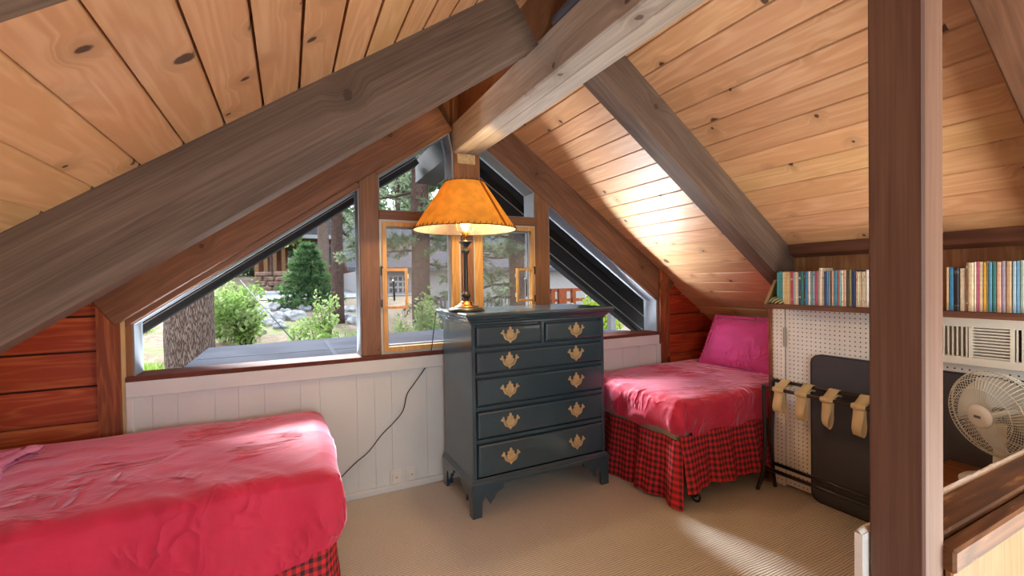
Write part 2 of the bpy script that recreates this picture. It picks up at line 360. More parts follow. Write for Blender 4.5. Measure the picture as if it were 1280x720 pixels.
# ------------------------------------------------------------------ mesh builder
class MB:
    def __init__(s): s.v = []; s.f = []; s.mi = []; s.uv = []; s.sm = []
    def add(s, vs, fs, mi=0, smooth=False, uv=None):
        b = len(s.v); s.v += [tuple(v) for v in vs]
        s.uv += uv if uv else [(0, 0)] * len(vs)
        for f in fs: s.f.append([b + i for i in f]); s.mi.append(mi); s.sm.append(smooth)
        return s
    def box(s, lo, hi, mi=0, bev=0):
        (a, b, c), (d, e, f) = lo, hi
        if bev <= 0:
            vs = [(x, y, z) for x in (a, d) for y in (b, e) for z in (c, f)]
            s.add(vs, [(0, 1, 3, 2), (4, 6, 7, 5), (0, 4, 5, 1), (2, 3, 7, 6), (0, 2, 6, 4), (1, 5, 7, 3)], mi)
        else:
            r = min(bev, (d - a) / 2.01, (e - b) / 2.01, (f - c) / 2.01)
            vs = []
            idx = {}
            for ix in (0, 1):
                for iy in (0, 1):
                    for iz in (0, 1):
                        X, Y, Z = (a, d)[ix], (b, e)[iy], (c, f)[iz]
                        dx, dy, dz = (r, -r)[ix], (r, -r)[iy], (r, -r)[iz]
                        for ax, p in enumerate(((X, Y + dy, Z + dz), (X + dx, Y, Z + dz), (X + dx, Y + dy, Z))):
                            idx[(ix, iy, iz, ax)] = len(vs); vs.append(p)
            F = []
            for i in (0, 1):
                q = [(0, 0), (1, 0), (1, 1), (0, 1)]
                F.append([idx[(i, u, w, 0)] for u, w in (q if i else q[::-1])])
                F.append([idx[(u, i, w, 1)] for u, w in (q[::-1] if i else q)])
                F.append([idx[(u, w, i, 2)] for u, w in (q if i else q[::-1])])
            for u in (0, 1):
                for w in (0, 1):
                    e1 = [idx[(0, u, w, 1)], idx[(0, u, w, 2)], idx[(1, u, w, 2)], idx[(1, u, w, 1)]]
                    e2 = [idx[(u, 0, w, 0)], idx[(u, 0, w, 2)], idx[(u, 1, w, 2)], idx[(u, 1, w, 0)]]
                    e3 = [idx[(u, w, 0, 0)], idx[(u, w, 0, 1)], idx[(u, w, 1, 1)], idx[(u, w, 1, 0)]]
                    if u != w: e1, e3 = e1[::-1], e3[::-1]
                    if u == w: e2 = e2[::-1]
                    F += [e1[::-1], e2[::-1], e3[::-1]]
            for ix in (0, 1):
                for iy in (0, 1):
                    for iz in (0, 1):
                        t = [idx[(ix, iy, iz, k)] for k in range(3)]
                        F.append(t if (ix + iy + iz) % 2 else t[::-1])
            s.add(vs, F, mi)
        return s
    def prism(s, poly, ax, lo, hi, mi=0):
        # poly: 2-D points; ax: extrusion axis (0,1,2)
        def P(p, h):
            return {0: (h, p[0], p[1]), 1: (p[0], h, p[1]), 2: (p[0], p[1], h)}[ax]
        n = len(poly)
        vs = [P(p, lo) for p in poly] + [P(p, hi) for p in poly]
        s.add(vs, [list(range(n))[::-1], list(range(n, 2 * n))] + [[i, (i + 1) % n, n + (i + 1) % n, n + i] for i in range(n)], mi)
        return s
    def ring(s, outer, inner, ax, lo, hi, mi=0):
        def P(p, h):
            return {0: (h, p[0], p[1]), 1: (p[0], h, p[1]), 2: (p[0], p[1], h)}[ax]
        n = len(outer)
        vs = [P(p, h) for h in (lo, hi) for loop in (outer, inner) for p in loop]
        F = []
        for i in range(n):
            j = (i + 1) % n
            F += [[i, j, n + j, n + i], [2 * n + i, 3 * n + i, 3 * n + j, 2 * n + j], [i, 2 * n + i, 2 * n + j, j], [n + i, n + j, 3 * n + j, 3 * n + i]]
        s.add(vs, F, mi)
        return s
    def tube(s, pts, r, n=8, mi=0, cap=True, closed=False, smooth=True):
        pts = [Vector(p) for p in pts]
        R = r if isinstance(r, (list, tuple)) else [r] * len(pts)
        m = len(pts); vs = []
        t0 = (pts[1] - pts[0]).normalized()
        up = Vector((0, 0, 1)) if abs(t0.z) < .9 else Vector((1, 0, 0))
        nrm = t0.cross(up).normalized()
        for i, p in enumerate(pts):
            if closed: t = (pts[(i + 1) % m] - pts[i - 1])
            else: t = pts[min(i + 1, m - 1)] - pts[max(i - 1, 0)]
            t.normalize()
            nrm = (nrm - t * nrm.dot(t)).normalized(); bn = t.cross(nrm)
            vs += [p + (nrm * math.cos(2 * PI * k / n) + bn * math.sin(2 * PI * k / n)) * R[i] for k in range(n)]
        F = []
        for i in range(m if closed else m - 1):
            j = (i + 1) % m
            F += [[i * n + k, i * n + (k + 1) % n, j * n + (k + 1) % n, j * n + k] for k in range(n)]
        if cap and not closed: F += [list(range(n))[::-1], [(m - 1) * n + k for k in range(n)]]
        s.add(vs, F, mi, smooth)
        return s
    def lathe(s, prof, center, n=32, mi=0, cap=True, smooth=True):
        cx, cy, cz = center; vs = []
        for r, z in prof: vs += [(cx + r * math.cos(2 * PI * k / n), cy + r * math.sin(2 * PI * k / n), cz + z) for k in range(n)]
        m = len(prof)
        F = [[i * n + k, i * n + (k + 1) % n, (i + 1) * n + (k + 1) % n, (i + 1) * n + k] for i in range(m - 1) for k in range(n)]
        if cap: F += [list(range(n))[::-1], [(m - 1) * n + k for k in range(n)]]
        s.add(vs, F, mi, smooth)
        return s
    def grid(s, fn, nu, nv, mi=0, smooth=True, uvf=None, flip=False):
        vs = [fn(i / nu, j / nv) for i in range(nu + 1) for j in range(nv + 1)]
        uv = [uvf(i / nu, j / nv) for i in range(nu + 1) for j in range(nv + 1)] if uvf else None
        F = [[i * (nv + 1) + j, (i + 1) * (nv + 1) + j, (i + 1) * (nv + 1) + j + 1, i * (nv + 1) + j + 1] for i in range(nu) for j in range(nv)]
        if flip: F = [f[::-1] for f in F]
        s.add(vs, F, mi, smooth, uv)
        return s
    def xf(s, mat):
        s.v = [tuple(mat @ Vector(v)) for v in s.v]; return s
    def build(s, name, mats, parent=None, origin=None):
        me = bpy.data.meshes.new(name)
        o3 = Vector(origin) if origin else None
        me.from_pydata([tuple(Vector(v) - o3) for v in s.v] if o3 else s.v, [], s.f)
        for m in (mats if isinstance(mats, list) else [mats]): me.materials.append(m)
        me.polygons.foreach_set('material_index', s.mi); me.polygons.foreach_set('use_smooth', s.sm)
        if any(u != (0, 0) for u in s.uv):
            ul = me.uv_layers.new(name='UVMap')
            for lp in me.loops: ul.data[lp.index].uv = s.uv[lp.vertex_index]
        me.update()
        o = bpy.data.objects.new(name, me); C.objects.link(o)
        if o3: o.location = o3
        if parent:
            o.parent = parent
            o.matrix_parent_inverse = Matrix.Translation(world_loc(parent)).inverted() if not parent.get('_rot') else parent.matrix_basis.inverted()
        return o
def world_loc(o):
    p = Vector(o.location)
    while o.parent:
        p += Vector(o.matrix_parent_inverse.translation) + Vector(o.parent.location) if False else Vector((0, 0, 0))
        break
    return p
def tag(o, label=None, cat=None, group=None, kind=None):
    if label: o['label'] = label
    if cat: o['category'] = cat
    if group: o['group'] = group
    if kind: o['kind'] = kind
    return o
def thing(name, loc, label, cat, group=None):
    o = bpy.data.objects.new(name, None); o.empty_display_size = .05; C.objects.link(o); o.location = loc
    return tag(o, label, cat, group)
def structure(o): o['kind'] = 'structure'; return o
def copy_tree(o, parent=None):
    c = o.copy(); C.objects.link(c)
    if parent: c.parent = parent
    for ch in list(o.children): copy_tree(ch, c)
    return c
def inset(poly, t):
    n = len(poly); out = []
    area = sum(poly[i][0] * poly[(i + 1) % n][1] - poly[(i + 1) % n][0] * poly[i][1] for i in range(n))
    sg = 1 if area > 0 else -1
    tt = t if isinstance(t, (list, tuple)) else [t] * n
    L = []
    for i in range(n):
        a, b = Vector(poly[i]), Vector(poly[(i + 1) % n]); d = (b - a).normalized(); nn = Vector((-d.y, d.x)) * sg
        L.append((a + nn * tt[i], d))
    for i in range(n):
        (p, d), (q, e) = L[i - 1], L[i]
        den = d.x * e.y - d.y * e.x
        u = ((q.x - p.x) * e.y - (q.y - p.y) * e.x) / den
        out.append((p.x + d.x * u, p.y + d.y * u))
    return out

def sloped_beam(name, x0, x1, below, side, y0, y1, depth, mat, overshoot=0):
    """box whose underside follows the roof pitch; local X runs along the slope so that the grain does too"""
    sl = -S if side == 'E' else S
    z0 = below + sl * x0; z1 = below + sl * x1
    ln = math.hypot(x1 - x0, z1 - z0); h = depth * math.cos(math.atan(S))
    m = MB().box((0, 0, 0), (ln, y1 - y0, h), 0, .006)
    o = m.build(name, mat)
    ang = math.atan2(z1 - z0, x1 - x0)
    o.location = (x0, y0, z0); o.rotation_euler = (0, -ang, 0)
    return structure(o)

# ================================================================== ROOM SHELL
YW, YS = 2.87, 2.905          # window wall face, cedar siding face
XE, XWW = 3.92, -1.85         # knee walls
YB = -2.3                     # where the modelled loft ends behind the viewer
structure(MB().box((XWW - .1, YB, -.06), (XE + .1, 3.0, 0)).build('floor', M['carpet']))

def plank_ceiling(name, side, mat):
    seam, wid, cc, sl = (SEAM_R, WID_R, CR, -S) if side == 'E' else (SEAM_L, WID_L, CL, S)
    lo, hi = (XC, XE + .15) if side == 'E' else (XWW - .15, XC)
    k0 = math.floor((lo - seam) / wid); k1 = math.ceil((hi - seam) / wid)
    m = MB(); g = .0032 if side == 'E' else .0045
    for k in range(k0, k1):
        a, b = max(lo, seam + k * wid), min(hi, seam + (k + 1) * wid)
        if b - a < .01: continue
        za, zb = cc + sl * a, cc + sl * b
        prof = [(a + g * .8, za + .016), (a + g * .8, za + .003), (a + g * 1.3, za + sl * g * 1.3), (b - g * 1.3, zb - sl * g * 1.3), (b - g * .8, zb + .003), (b - g * .8, zb + .016), (b, zb + .03), (a, za + .03)]
        m.prism(prof, 1, YB, 3.0)
    m.prism([(lo, cc + sl * lo + .028), (hi, cc + sl * hi + .028), (hi, cc + sl * hi + .14), (lo, cc + sl * lo + .14)], 1, YB, 3.0)
    return structure(m.build(name, mat))
plank_ceiling('ceiling_east', 'E', M['ceil_e'])
plank_ceiling('ceiling_west', 'W', M['ceil_w'])

structure(MB().prism([(XWW, 0), (XE, 0), (XE, CR - S * XE), (XC, CR - S * XC), (XWW, CL + S * XWW)], 1, YB - .05, YB).build('wall_south_skyblock', M['white_wall']))  # added unseen wall, keeps sky light from entering behind the viewer
# knee walls under the eaves
structure(MB().box((XE, 1.80, 0), (XE + .06, 3.0, .80)).build('wall_east', M['redwood_e']))
structure(MB().box((XWW - .06, YB, 0), (XWW, 3.0, .72)).build('wall_west', M['redwood']))
structure(MB().box((2.80, YB, 0), (2.84, 1.80, 1.46)).build('wall_southeast', M['panel']))
structure(MB().box((2.80, 1.782, 0), (XE + .02, 1.80, 1.40)).build('wall_alcove', M['redwood_e']))

# cedar siding either side of the window wall, boards laid level
def siding(name, x0, x1, mat, topf):
    m = MB()
    for k in range(-4, 8):
        z0, z1 = .648 + .1725 * k, .648 + .1725 * (k + 1)
        z0 = max(z0, 0)
        if z1 <= z0: continue
        n = 4
        top = [(x, min(z1, topf(x))) for x in [x0 + (x1 - x0) * i / 12 for i in range(13)]]
        top = [p for p in top if p[1] > z0 + .004]
        if len(top) < 2: continue
        # bevelled board: thin dark groove at its lower edge
        a, b = top[0][0], top[-1][0]
        poly = [(a, z0 + .011), (b, z0 + .011)] + top[::-1]
        m.prism(poly, 1, YS, YS + .03)
    m.box((x0, YS + .02, 0), (x1, YS + .05, .70))
    return structure(m.build(name, mat))
siding('wall_northwest', XWW, -.74, M['redwood'], lambda x: CL + S * x + .03)
siding('wall_northeast', 2.87, XE, M['redwood_e'], lambda x: CR - S * x + .03)
# dark backing behind the siding grooves up to the roof
structure(MB().prism([(XWW, 0), (-.74, 0), (-.74, CL - S * .74), (XWW, CL + S * XWW)], 1, YS + .031, YS + .06)
          .prism([(2.87, 0), (XE, 0), (XE, CR - S * XE), (2.87, CR - S * 2.87)], 1, YS + .031, YS + .06).build('wall_north_backing', M['sill']))
# cedar corner boards
structure(MB().prism([(-.842, 0), (-.752, 0), (-.752, CL - S * .752), (-.842, CL - S * .842)], 1, YW - .022, YS + .02).build('trim_1', M['cedar_v']))
structure(MB().box((-.752, YW - .012, 0), (-.735, YS + .02, 1.33)).build('trim_2', plain('pale_gold_edge', srgb(206, 176, 120), .4)))
structure(MB().prism([(2.848, 0), (2.955, 0), (2.955, CR - S * 2.955), (2.848, CR - S * 2.848)], 1, YW - .022, YS + .02).build('trim_3', M['cedar_v']))

# white grooved wall under the windows
m = MB()
gx = [-.74, -.632, -.528, -.366, -.258, -.132, .05, .153, .36, .465, .568, .795, .99, 1.14, 1.38, 1.62, 1.86, 2.02, 2.22, 2.44, 2.62, 2.83]
for a, b in zip(gx[:-1], gx[1:]):
    m.prism([(a, YW + .02), (a, YW - .009), (a + .002, YW - .012), (b - .002, YW - .012), (b, YW - .009), (b, YW + .02)], 2, 0, .80)
m.box((-.74, YW, 0), (2.83, YW + .12, .835))
structure(m.build('wall_north', M['white_wall']))
structure(MB().box((-.735, YW - .028, .758), (2.83, YW, .838), 0, .003).build('trim_4', M['white_trim']))
structure(MB().box((-.735, YW - .028, 0), (-.705, YW - .012, .758), 0, .003).build('trim_5', M['white_trim']))
structure(MB().box((2.80, YW - .028, 0), (2.845, YW - .012, .758), 0, .003).build('trim_6', M['white_trim']))
structure(MB().box((-.705, YW - .034, 0), (2.80, YW - .012, .042), 0, .005).build('baseboard_north', M['white_trim']))
structure(MB().box((-.735, YW - .03, .838), (2.83, YW + .16, .8625), 0, .003).build('trim_7', M['sill']))

# heavy frame of the window wall
structure(MB().box((.398, YW, .862), (.516, YW + .12, 2.02), 0, .004).build('trim_8', M['frame_v']))
structure(MB().box((1.636, YW, .862), (1.757, YW + .12, 1.99), 0, .004).build('trim_9', M['frame_v']))
structure(MB().box((1.060, YW - .005, .862), (1.145, YW + .12, 1.735), 0, .004).build('trim_10', M['frame_v']))
structure(MB().box((1.012, YW - .005, 1.735), (1.200, YW + .12, 2.62), 0, .004).build('trim_11', M['frame_v']))
structure(MB().box((.516, YW, 1.715), (1.06, YW + .12, 1.772), 0, .004).build('trim_12', M['frame_h']))
structure(MB().box((1.145, YW, 1.715), (1.636, YW + .12, 1.778), 0, .004).build('trim_13', M['frame_h']))
# gable rafters (flush with the frame) and their cover strip
sloped_beam('beam_gable_west', -.77, .985, 1.660, 'W', YW - .030, YW + .13, CL - 1.660 + .02, M['gable'])
sloped_beam('beam_gable_east', 1.15, 2.90, 3.1115, 'E', YW - .004, YW + .15, CR - 3.1115 + .02, M['gable'])
sloped_beam('trim_14', -.735, .41, 1.621, 'W', YW - .008, YW + .15, .05, M['frame_h'])
sloped_beam('trim_15', .51, 1.01, 1.628, 'W', YW - .008, YW + .15, .045, M['frame_h'])
structure(MB().box((-.742, YW - .004, .862), (-.708, YW + .12, 1.13), 0, .003).build('trim_16', M['frame_v']))
structure(MB().box((2.832, YW - .004, .862), (2.85, YW + .12, 1.15), 0, .003).build('trim_17', M['frame_v']))

structure(MB().prism([(.80, 2.215), (.985, 2.345), (1.012, 2.20), (1.20, 2.20), (1.20, 2.28), (1.34, 2.19), (1.34, 2.455), (1.046, 2.66), (.80, 2.49)], 1, YW + .06, YW + .11).build('wall_gable_peak', M['frame_v']))
# the roof frame inside
sloped_beam('beam_west', -1.40, .985, BL, 'W', 1.665, 1.785, CL - BL + .01, M['rafter'])
sloped_beam('beam_east', 1.06, 2.80, BR, 'E', 1.665, 1.775, CR - BR + .01, M['rafter'])
sloped_beam('beam_west_near', -1.7, .985, BL, 'W', .385, .475, CL - BL + .01, M['rafter'])
sloped_beam('beam_east_near', 1.06, 2.80, BR, 'E', .40, .515, CR - BR + .01, M['gable'])
rb = MB()
rb.box((1.009, YB, 2.178), (1.096, 2.95, 2.378), 0, .008).box((1.098, YB, 2.186), (1.198, 2.95, 2.378), 0, .006)
structure(MB().box((1.009, 2.95, 2.178), (1.198, 3.86, 2.378), 0, .006).build('beam_ridge_outer', plain('grey_painted_shade', srgb(58, 56, 55), .8)))  # outdoor end coloured darker, shade painted in against the added bounce lights
ridge = structure(rb.build('beam_ridge', M['ridge']))
structure(MB().box((1.05, YB, 2.378), (1.15, 3.0, 2.66), 0, .004).build('beam_ridge_board', M['frame_h']))
m = MB().box((1.035, YW - .014, 2.115), (1.165, YW - .004, 2.182), 0, .002)
structure(m.build('beam_bracket', M['brass']))
tag(MB().tube([(1.025, -1.5, 2.41), (1.022, 1.0, 2.405), (1.022, 1.60, 2.40)], .022, 10).build('conduit', M['conduit']),
    'dark blue-grey conduit running along the top of the grey ridge beam', 'pipe')

# ------------------------------------------------------------------ windows
WH = M['win_white']
def fixed_window(name, poly, t, label=None):
    w = structure(MB().ring(poly, inset(poly, t), 1, YW + .004, YW + .155).build(name, WH))
    ip = inset(poly, [x + .0 for x in (t if isinstance(t, (list, tuple)) else [t] * len(poly))])
    MB().prism(inset(ip, -.002), 1, YW + .128, YW + .132).build('pane', M['glass'], w)
    return w
zl = lambda x: 1.621 + S * x
fixed_window('window_1', [(-.708, .862), (.398, .862), (.398, zl(.398)), (-.708, zl(-.708))], [.0002, .008, .004, .006])
zr = lambda x: 3.1115 - S * x
fixed_window('window_2', [(1.757, .862), (2.832, .862), (2.832, zr(2.832)), (1.757, zr(1.757))], [.0002, .006, .005, .004])
zul = lambda x: 1.628 + S * x
fixed_window('window_3', [(.516, 1.772), (1.012, 1.772), (1.012, 2.19), (.985, zul(.985)), (.516, zul(.516))], [.005, .012, .012, .006, .006])
zur = lambda x: 3.1175 - S * x
fixed_window('window_4', [(1.200, 1.778), (1.636, 1.778), (1.636, zur(1.636) - .006), (1.2, zur(1.2) - .006)], [.004, .006, .006, .004])

def casement(name, x0, x1, z0, z1, wick, lock_side):
    P = [(x0, z0), (x1, z0), (x1, z1), (x0, z1)]
    w = structure(MB().ring(P, inset(P, .016), 1, YW + .004, YW + .12).build(name, M['case_white']))
    q = inset(P, .016) if name == 'window_5' else inset(P, .010)
    ti = [.030, .050, .026, .026] if name == 'window_5' else [.03, .026, .026, .055]
    sash = MB().ring(q, inset(q, ti), 1, YW - .004, YW + .034).build('sash', M['sash'], w)
    i = inset(q, ti)
    MB().ring(i, inset(i, .010), 1, YW + .04, YW + .07).build('glazing_frame', WH, w)
    MB().prism(inset(i, -.004), 1, YW + .054, YW + .058).build('pane', M['glass'], w)
    MB().prism(inset(i, -.004), 1, YW + .016, YW + .018).build('insect_screen', M['screen'], w)
    # small hinged wicket in the screen, standing open
    hx, wx, wz0, wz1, ang = wick
    T = Matrix.Translation((hx, YW - .008, 0)) @ Matrix.Rotation(ang, 4, 'Z')
    wp = [(0, wz0), (wx, wz0), (wx, wz1), (0, wz1)]
    wf = MB().ring(wp, inset(wp, .017), 1, -.008, .008).xf(T).build('wicket_frame', M['sash'], w)
    for zz in (wz0 + .05, wz1 - .05):
        MB().box((wx - .006 if wx > 0 else wx - .006, -.014, zz - .014), (wx + .006, .010, zz + .014)).xf(T).build('hinge', M['brass'], wf)
    # black catches on the outer stile
    for zz, hh in ((1.16, .05), (1.36, .06)):
        cx = x0 + .012 if lock_side < 0 else x1 - .012
        MB().box((cx - .009, YW - .006, zz), (cx + .009, YW + .03, zz + hh), 0, .003).build('catch', M['black_metal'], w)
    hxp = x0 + .085 if lock_side < 0 else x1 - .075
    MB().tube([(hxp, YW + .030, 1.33), (hxp, YW + .012, 1.32), (hxp, YW + .006, 1.27), (hxp + .003, YW + .012, 1.20)], .006, 8).build('handle', M['black_metal'], w)
    return w
casement('window_5', .516, 1.056, .862, 1.715, (.528, .155, 1.150, 1.405, -.12), -1)
casement('window_6', 1.149, 1.636, .862, 1.715, (1.612, -.165, 1.165, 1.405, .25), 1)
for zz, xx in ((1.30, 1.038), (1.31, 1.168)):
    pass

# the roof edge outside
zc = MB()
for k in range(9):
    y0 = 3.0 + k * .11
    if y0 > 3.7: break
    zc.prism([(1.1, CR - S * 1.1 + .0), (3.75, CR - S * 3.75), (3.75, CR - S * 3.75 + .06), (1.1, CR - S * 1.1 + .06)], 1, y0, y0 + .104)
zc.prism([(1.1, CR - S * 1.1 + .02), (3.75, CR - S * 3.75 + .02), (3.75, CR - S * 3.75 + .10), (1.1, CR - S * 1.1 + .10)], 1, 2.98, 3.80)
structure(zc.build('roof_overhang_east', M['black_soffit']))
zc = MB()
for k in range(9):
    y0 = 3.0 + k * .11
    if y0 > 3.7: break
    zc.prism([(-1.3, CL - S * 1.3), (1.0, CL + S), (1.0, CL + S + .06), (-1.3, CL - S * 1.3 + .06)], 1, y0, y0 + .104)
zc.prism([(-1.3, CL - S * 1.3 + .02), (1.0, CL + S + .02), (1.0, CL + S + .10), (-1.3, CL - S * 1.3 + .10)], 1, 2.98, 3.80)
structure(zc.build('roof_overhang_west', M['black_soffit']))
SJ = plain('grey_soffit_joint', srgb(150, 146, 142), .6)
sloped_beam('beam_outer_west', -1.4, 1.0, 1.611, 'W', 3.68, 3.80, CL - 1.611, M['black_soffit'])
sloped_beam('beam_outer_east', 1.2, 3.75, 3.100, 'E', 3.68, 3.80, CR - 3.100, M['black_soffit'])
for dz in (.052, .21):
    sloped_beam('trim_outer_west', -1.4, 1.0, 1.611 + dz, 'W', 3.674, 3.682, .010, SJ)
    sloped_beam('trim_outer_east', 1.2, 3.75, 3.100 + dz, 'E', 3.674, 3.682, .014, SJ)
FR = MB().prism([(-.65, 2.99), (3.45, 2.99), (3.45, 3.55), (3.05, 4.1), (2.4, 5.14), (1.65, 5.10), (-.65, 4.79)], 2, .66, .76)
structure(FR.build('roof_flat', M['flatroof']))
m = MB()
for xx in (.30, 1.32, 2.3): m.box((xx, 3.0, .755), (xx + .035, 4.75, .763))
m.box((-.62, 4.05, .755), (3.0, 4.08, .7625))
structure(m.build('roof_flat_seams', plain('roofing_seam', srgb(74, 74, 78), .9, spec=0)))

# ================================================================== POST AND HALF WALL
structure(MB().box((1.02, .384, 0), (1.096, .471, 2.18), 0, .004).build('post_center', M['post']))
hw = thing('half_wall', (1.4, .43, 0), 'low wooden half wall with worn rail top beside the brown post', 'half wall')
MB().box((1.10, .398, .778), (2.75, .472, .806), 0, .004).build('rail_top', M['railtop'], hw)
MB().box((1.10, .405, 0), (2.75, .468, .776)).build('core', M['ply'], hw)
MB().box((1.094, .371, 0), (2.75, .384, .770), 0, .003).build('front_panel', M['ply'], hw)
MB().box((1.092, .366, .752), (2.75, .397, .798), 0, .005).build('edge_strip', M['railtop'], hw)
m = MB()
def ragged(u, v):
    x = 1.0 + u * 1.75; n = noise.noise(Vector((x * 14, v * 3, 1.3)))
    return (x, .474 + v * .014 + n * .0015, 0)
m.box((1.0, .473, 0), (2.75, .487, .800))
m.grid(lambda u, v: (1.0 + 1.75 * u, .474 + .016 * v, .800 + .006 * math.sin(PI * v) + .004 * noise.noise(Vector((u * 60, v * 3, 0)))), 120, 5)
MBw = m.build('white_backing', M['carpet_white'], hw)

# ================================================================== DRESSER
DX0, DX1, DY0, DY1 = .898, 1.808, 2.300, 2.800
dr = thing('dresser', ((DX0 + DX1) / 2, 2.55, 0), 'tall dark blue-green chest of drawers with brass pulls under the window', 'dresser')
def loft(profile, x0, x1, y0, y1):
    """profile (out, z) swept round a rectangle with mitred corners"""
    m = MB(); vs = []
    for o, z in profile: vs += [(x0 - o, y0 - o, z), (x1 + o, y0 - o, z), (x1 + o, y1 + o * .2, z), (x0 - o, y1 + o * .2, z)]
    n = len(profile)
    F = [[i * 4 + k, i * 4 + (k + 1) % 4, (i + 1) * 4 + (k + 1) % 4, (i + 1) * 4 + k] for i in range(n - 1) for k in range(4)]
    F += [[3, 2, 1, 0], [(n - 1) * 4 + k for k in range(4)]]
    return m.add(vs, F)
DM = M['dresser']
m = MB().box((DX0, DY0 + .018, .19), (DX1, DY1, 1.085))
m.box((DX0, DY0, .19), (DX0 + .022, DY0 + .02, 1.085), 0, .003).box((DX1 - .022, DY0, .19), (DX1, DY0 + .02, 1.085), 0, .003)
zrows = [(.212, .405), (.430, .588), (.614, .772), (.796, .922), (.946, 1.064)]
zr_ = [.19] + [z for r in zrows for z in r] + [1.085]
for i in range(0, len(zr_), 2):
    m.box((DX0 + .022, DY0, zr_[i] + .002), (DX1 - .022, DY0 + .02, zr_[i + 1] - .002), 0, .003)
xm = (1.364 + 1.344) / 2
m.box((xm - .012, DY0, .940), (xm + .012, DY0 + .02, 1.07), 0, .003)
m.build('body', DM, dr)
loft([(0, 1.070), (.006, 1.074), (.006, 1.082), (.016, 1.090), (.020, 1.098), (.034, 1.108), (.036, 1.114), (.046, 1.118), (.050, 1.126), (.050, 1.134), (.044, 1.140)], DX0, DX1, DY0, DY1 - .01).build('top', DM, dr)
loft([(.012, .165), (.020, .168), (.020, .184), (.014, .188), (.012, .196), (.004, .204), (0, .210)], DX0, DX1, DY0, DY1 - .01).build('base_moulding', DM, dr)
foot = [(0, 0), (.055, 0), (.056, .04), (.060, .085), (.070, .108), (.082, .112), (.092, .100), (.098, .078), (.108, .062), (.116, .078), (.132, .094), (.146, .118), (.165, .130), (.188, .138), (.192, .168), (0, .168)]
def bracket(m, cx, cy, sx, sy):
    fx = [(cx + sx * p[0], p[1]) for p in foot]; fy = [(cy + sy * p[0], p[1]) for p in foot]
    m.prism(fx, 1, min(cy, cy + sy * .022), max(cy, cy + sy * .022)); m.prism([(max(y, cy + .0221) if sy > 0 else min(y, cy - .0221), z) for y, z in fy], 0, min(cx, cx + sx * .022), max(cx, cx + sx * .022))
for cx, cy, sx, sy in ((DX0 - .014, DY0 - .014, 1, 1), (DX1 + .014, DY0 - .014, -1, 1), (DX0 - .014, DY1, 1, -1), (DX1 + .014, DY1, -1, -1)):
    m = MB(); bracket(m, cx, cy, sx, sy); m.build('foot', DM, dr)
MB().prism([(1.22, .170), (1.26, .140), (1.30, .126), (1.34, .122), (1.36, .128), (1.40, .146), (1.42, .170)], 1, DY0 + .25, DY0 + .28).build('brace', DM, dr)
half = [(0, -.049), (.006, -.040), (.012, -.034), (.022, -.031), (.032, -.024), (.038, -.012), (.041, .000), (.047, .006), (.053, .004), (.056, .012), (.052, .018),
        (.046, .017), (.047, .026), (.041, .030), (.036, .024), (.036, .012), (.030, .006), (.022, .008), (.017, .016), (.020, .022), (.017, .028), (.010, .027), (.007, .032), (.008, .039), (0, .048)]
half = [(x * 1.08, z * 1.02) for x, z in half]
plate = half + [(-x, z) for x, z in half[-2:0:-1]]
def pull(x, z, drawer, tilt=0):
    m = MB().prism([(x + a, z + b) for a, b in plate], 1, DY0 - .0145, DY0 - .0105)
    p = m.build('handle', M['brass'], drawer)
    m2 = MB()
    for s in (-1, 1): m2.tube([(x + s * .032, DY0 - .0145, z + .004), (x + s * .032, DY0 - .026, z + .004)], .0045, 8)
    arc = [(x - .032 * math.cos(a), DY0 - .024 + .006 * math.sin(a) * (1 if not tilt else -1), z + .004 - .030 * math.sin(a)) for a in [PI * i / 12 for i in range(13)]]
    m2.tube(arc, .0032, 6)
    m2.v; p2 = m2.build('bail', M['brass'], drawer)
def drawer(x0, x1, z0, z1, xs):
    # raised front with a thumbnail edge
    m = MB()
    a = [(x0, z0), (x1, z0), (x1, z1), (x0, z1)]; b = inset(a, .004); c = inset(a, .010)
    vs = [(p[0], DY0 - .002, p[1]) for p in a] + [(p[0], DY0 - .008, p[1]) for p in b] + [(p[0], DY0 - .0105, p[1]) for p in c] + [(p[0], DY0 + .02, p[1]) for p in a]
    F = []
    for i in range(4):
        j = (i + 1) % 4
        F += [[i, j, 4 + j, 4 + i], [4 + i, 4 + j, 8 + j, 8 + i], [12 + i, 12 + j, j, i]]
    F += [[8, 9, 10, 11], [15, 14, 13, 12]]
    m.add(vs, F)
    d = m.build('drawer', DM, dr)
    zc_ = (z0 + z1) / 2
    for x in xs: pull(x, zc_ + .002, d)
    return d
for z0, z1 in zrows[:-1]: drawer(DX0 + .028, DX1 - .028, z0 + .006, z1 - .006, (1.124, 1.582))
z0, z1 = zrows[-1]
drawer(DX0 + .028, xm - .016, z0 + .006, z1 - .006, (1.131,)); drawer(xm + .016, DX1 - .028, z0 + .006, z1 - .006, (1.587,))

# ================================================================== TABLE LAMP
LX, LY, LZ = .936, 2.47, 1.140
lamp = thing('table_lamp', (LX, LY, LZ), 'lit table lamp with wide amber parchment shade on the dresser', 'lamp')
c0 = (LX, LY, LZ)
MB().lathe([(.108, 0), (.108, .008), (.100, .014), (.098, .018), (.090, .022), (.070, .026)], c0, 40).build('base', M['black_metal'], lamp)
MB().lathe([(.074, .024), (.070, .030), (.052, .036), (.040, .046), (.034, .052), (.030, .060)], c0, 40).build('base_collar', M['brass_lit'], lamp)
MB().lathe([(.024, .056), (.016, .066), (.015, .074), (.026, .084), (.030, .092), (.026, .102), (.015, .112), (.013, .12), (.013, .33), (.017, .336), (.024, .346), (.026, .354), (.020, .364),
            (.013, .372), (.014, .380), (.024, .388), (.030, .396), (.038, .404), (.040, .410), (.012, .414)], c0, 28).build('stem', M['black_metal'], lamp)
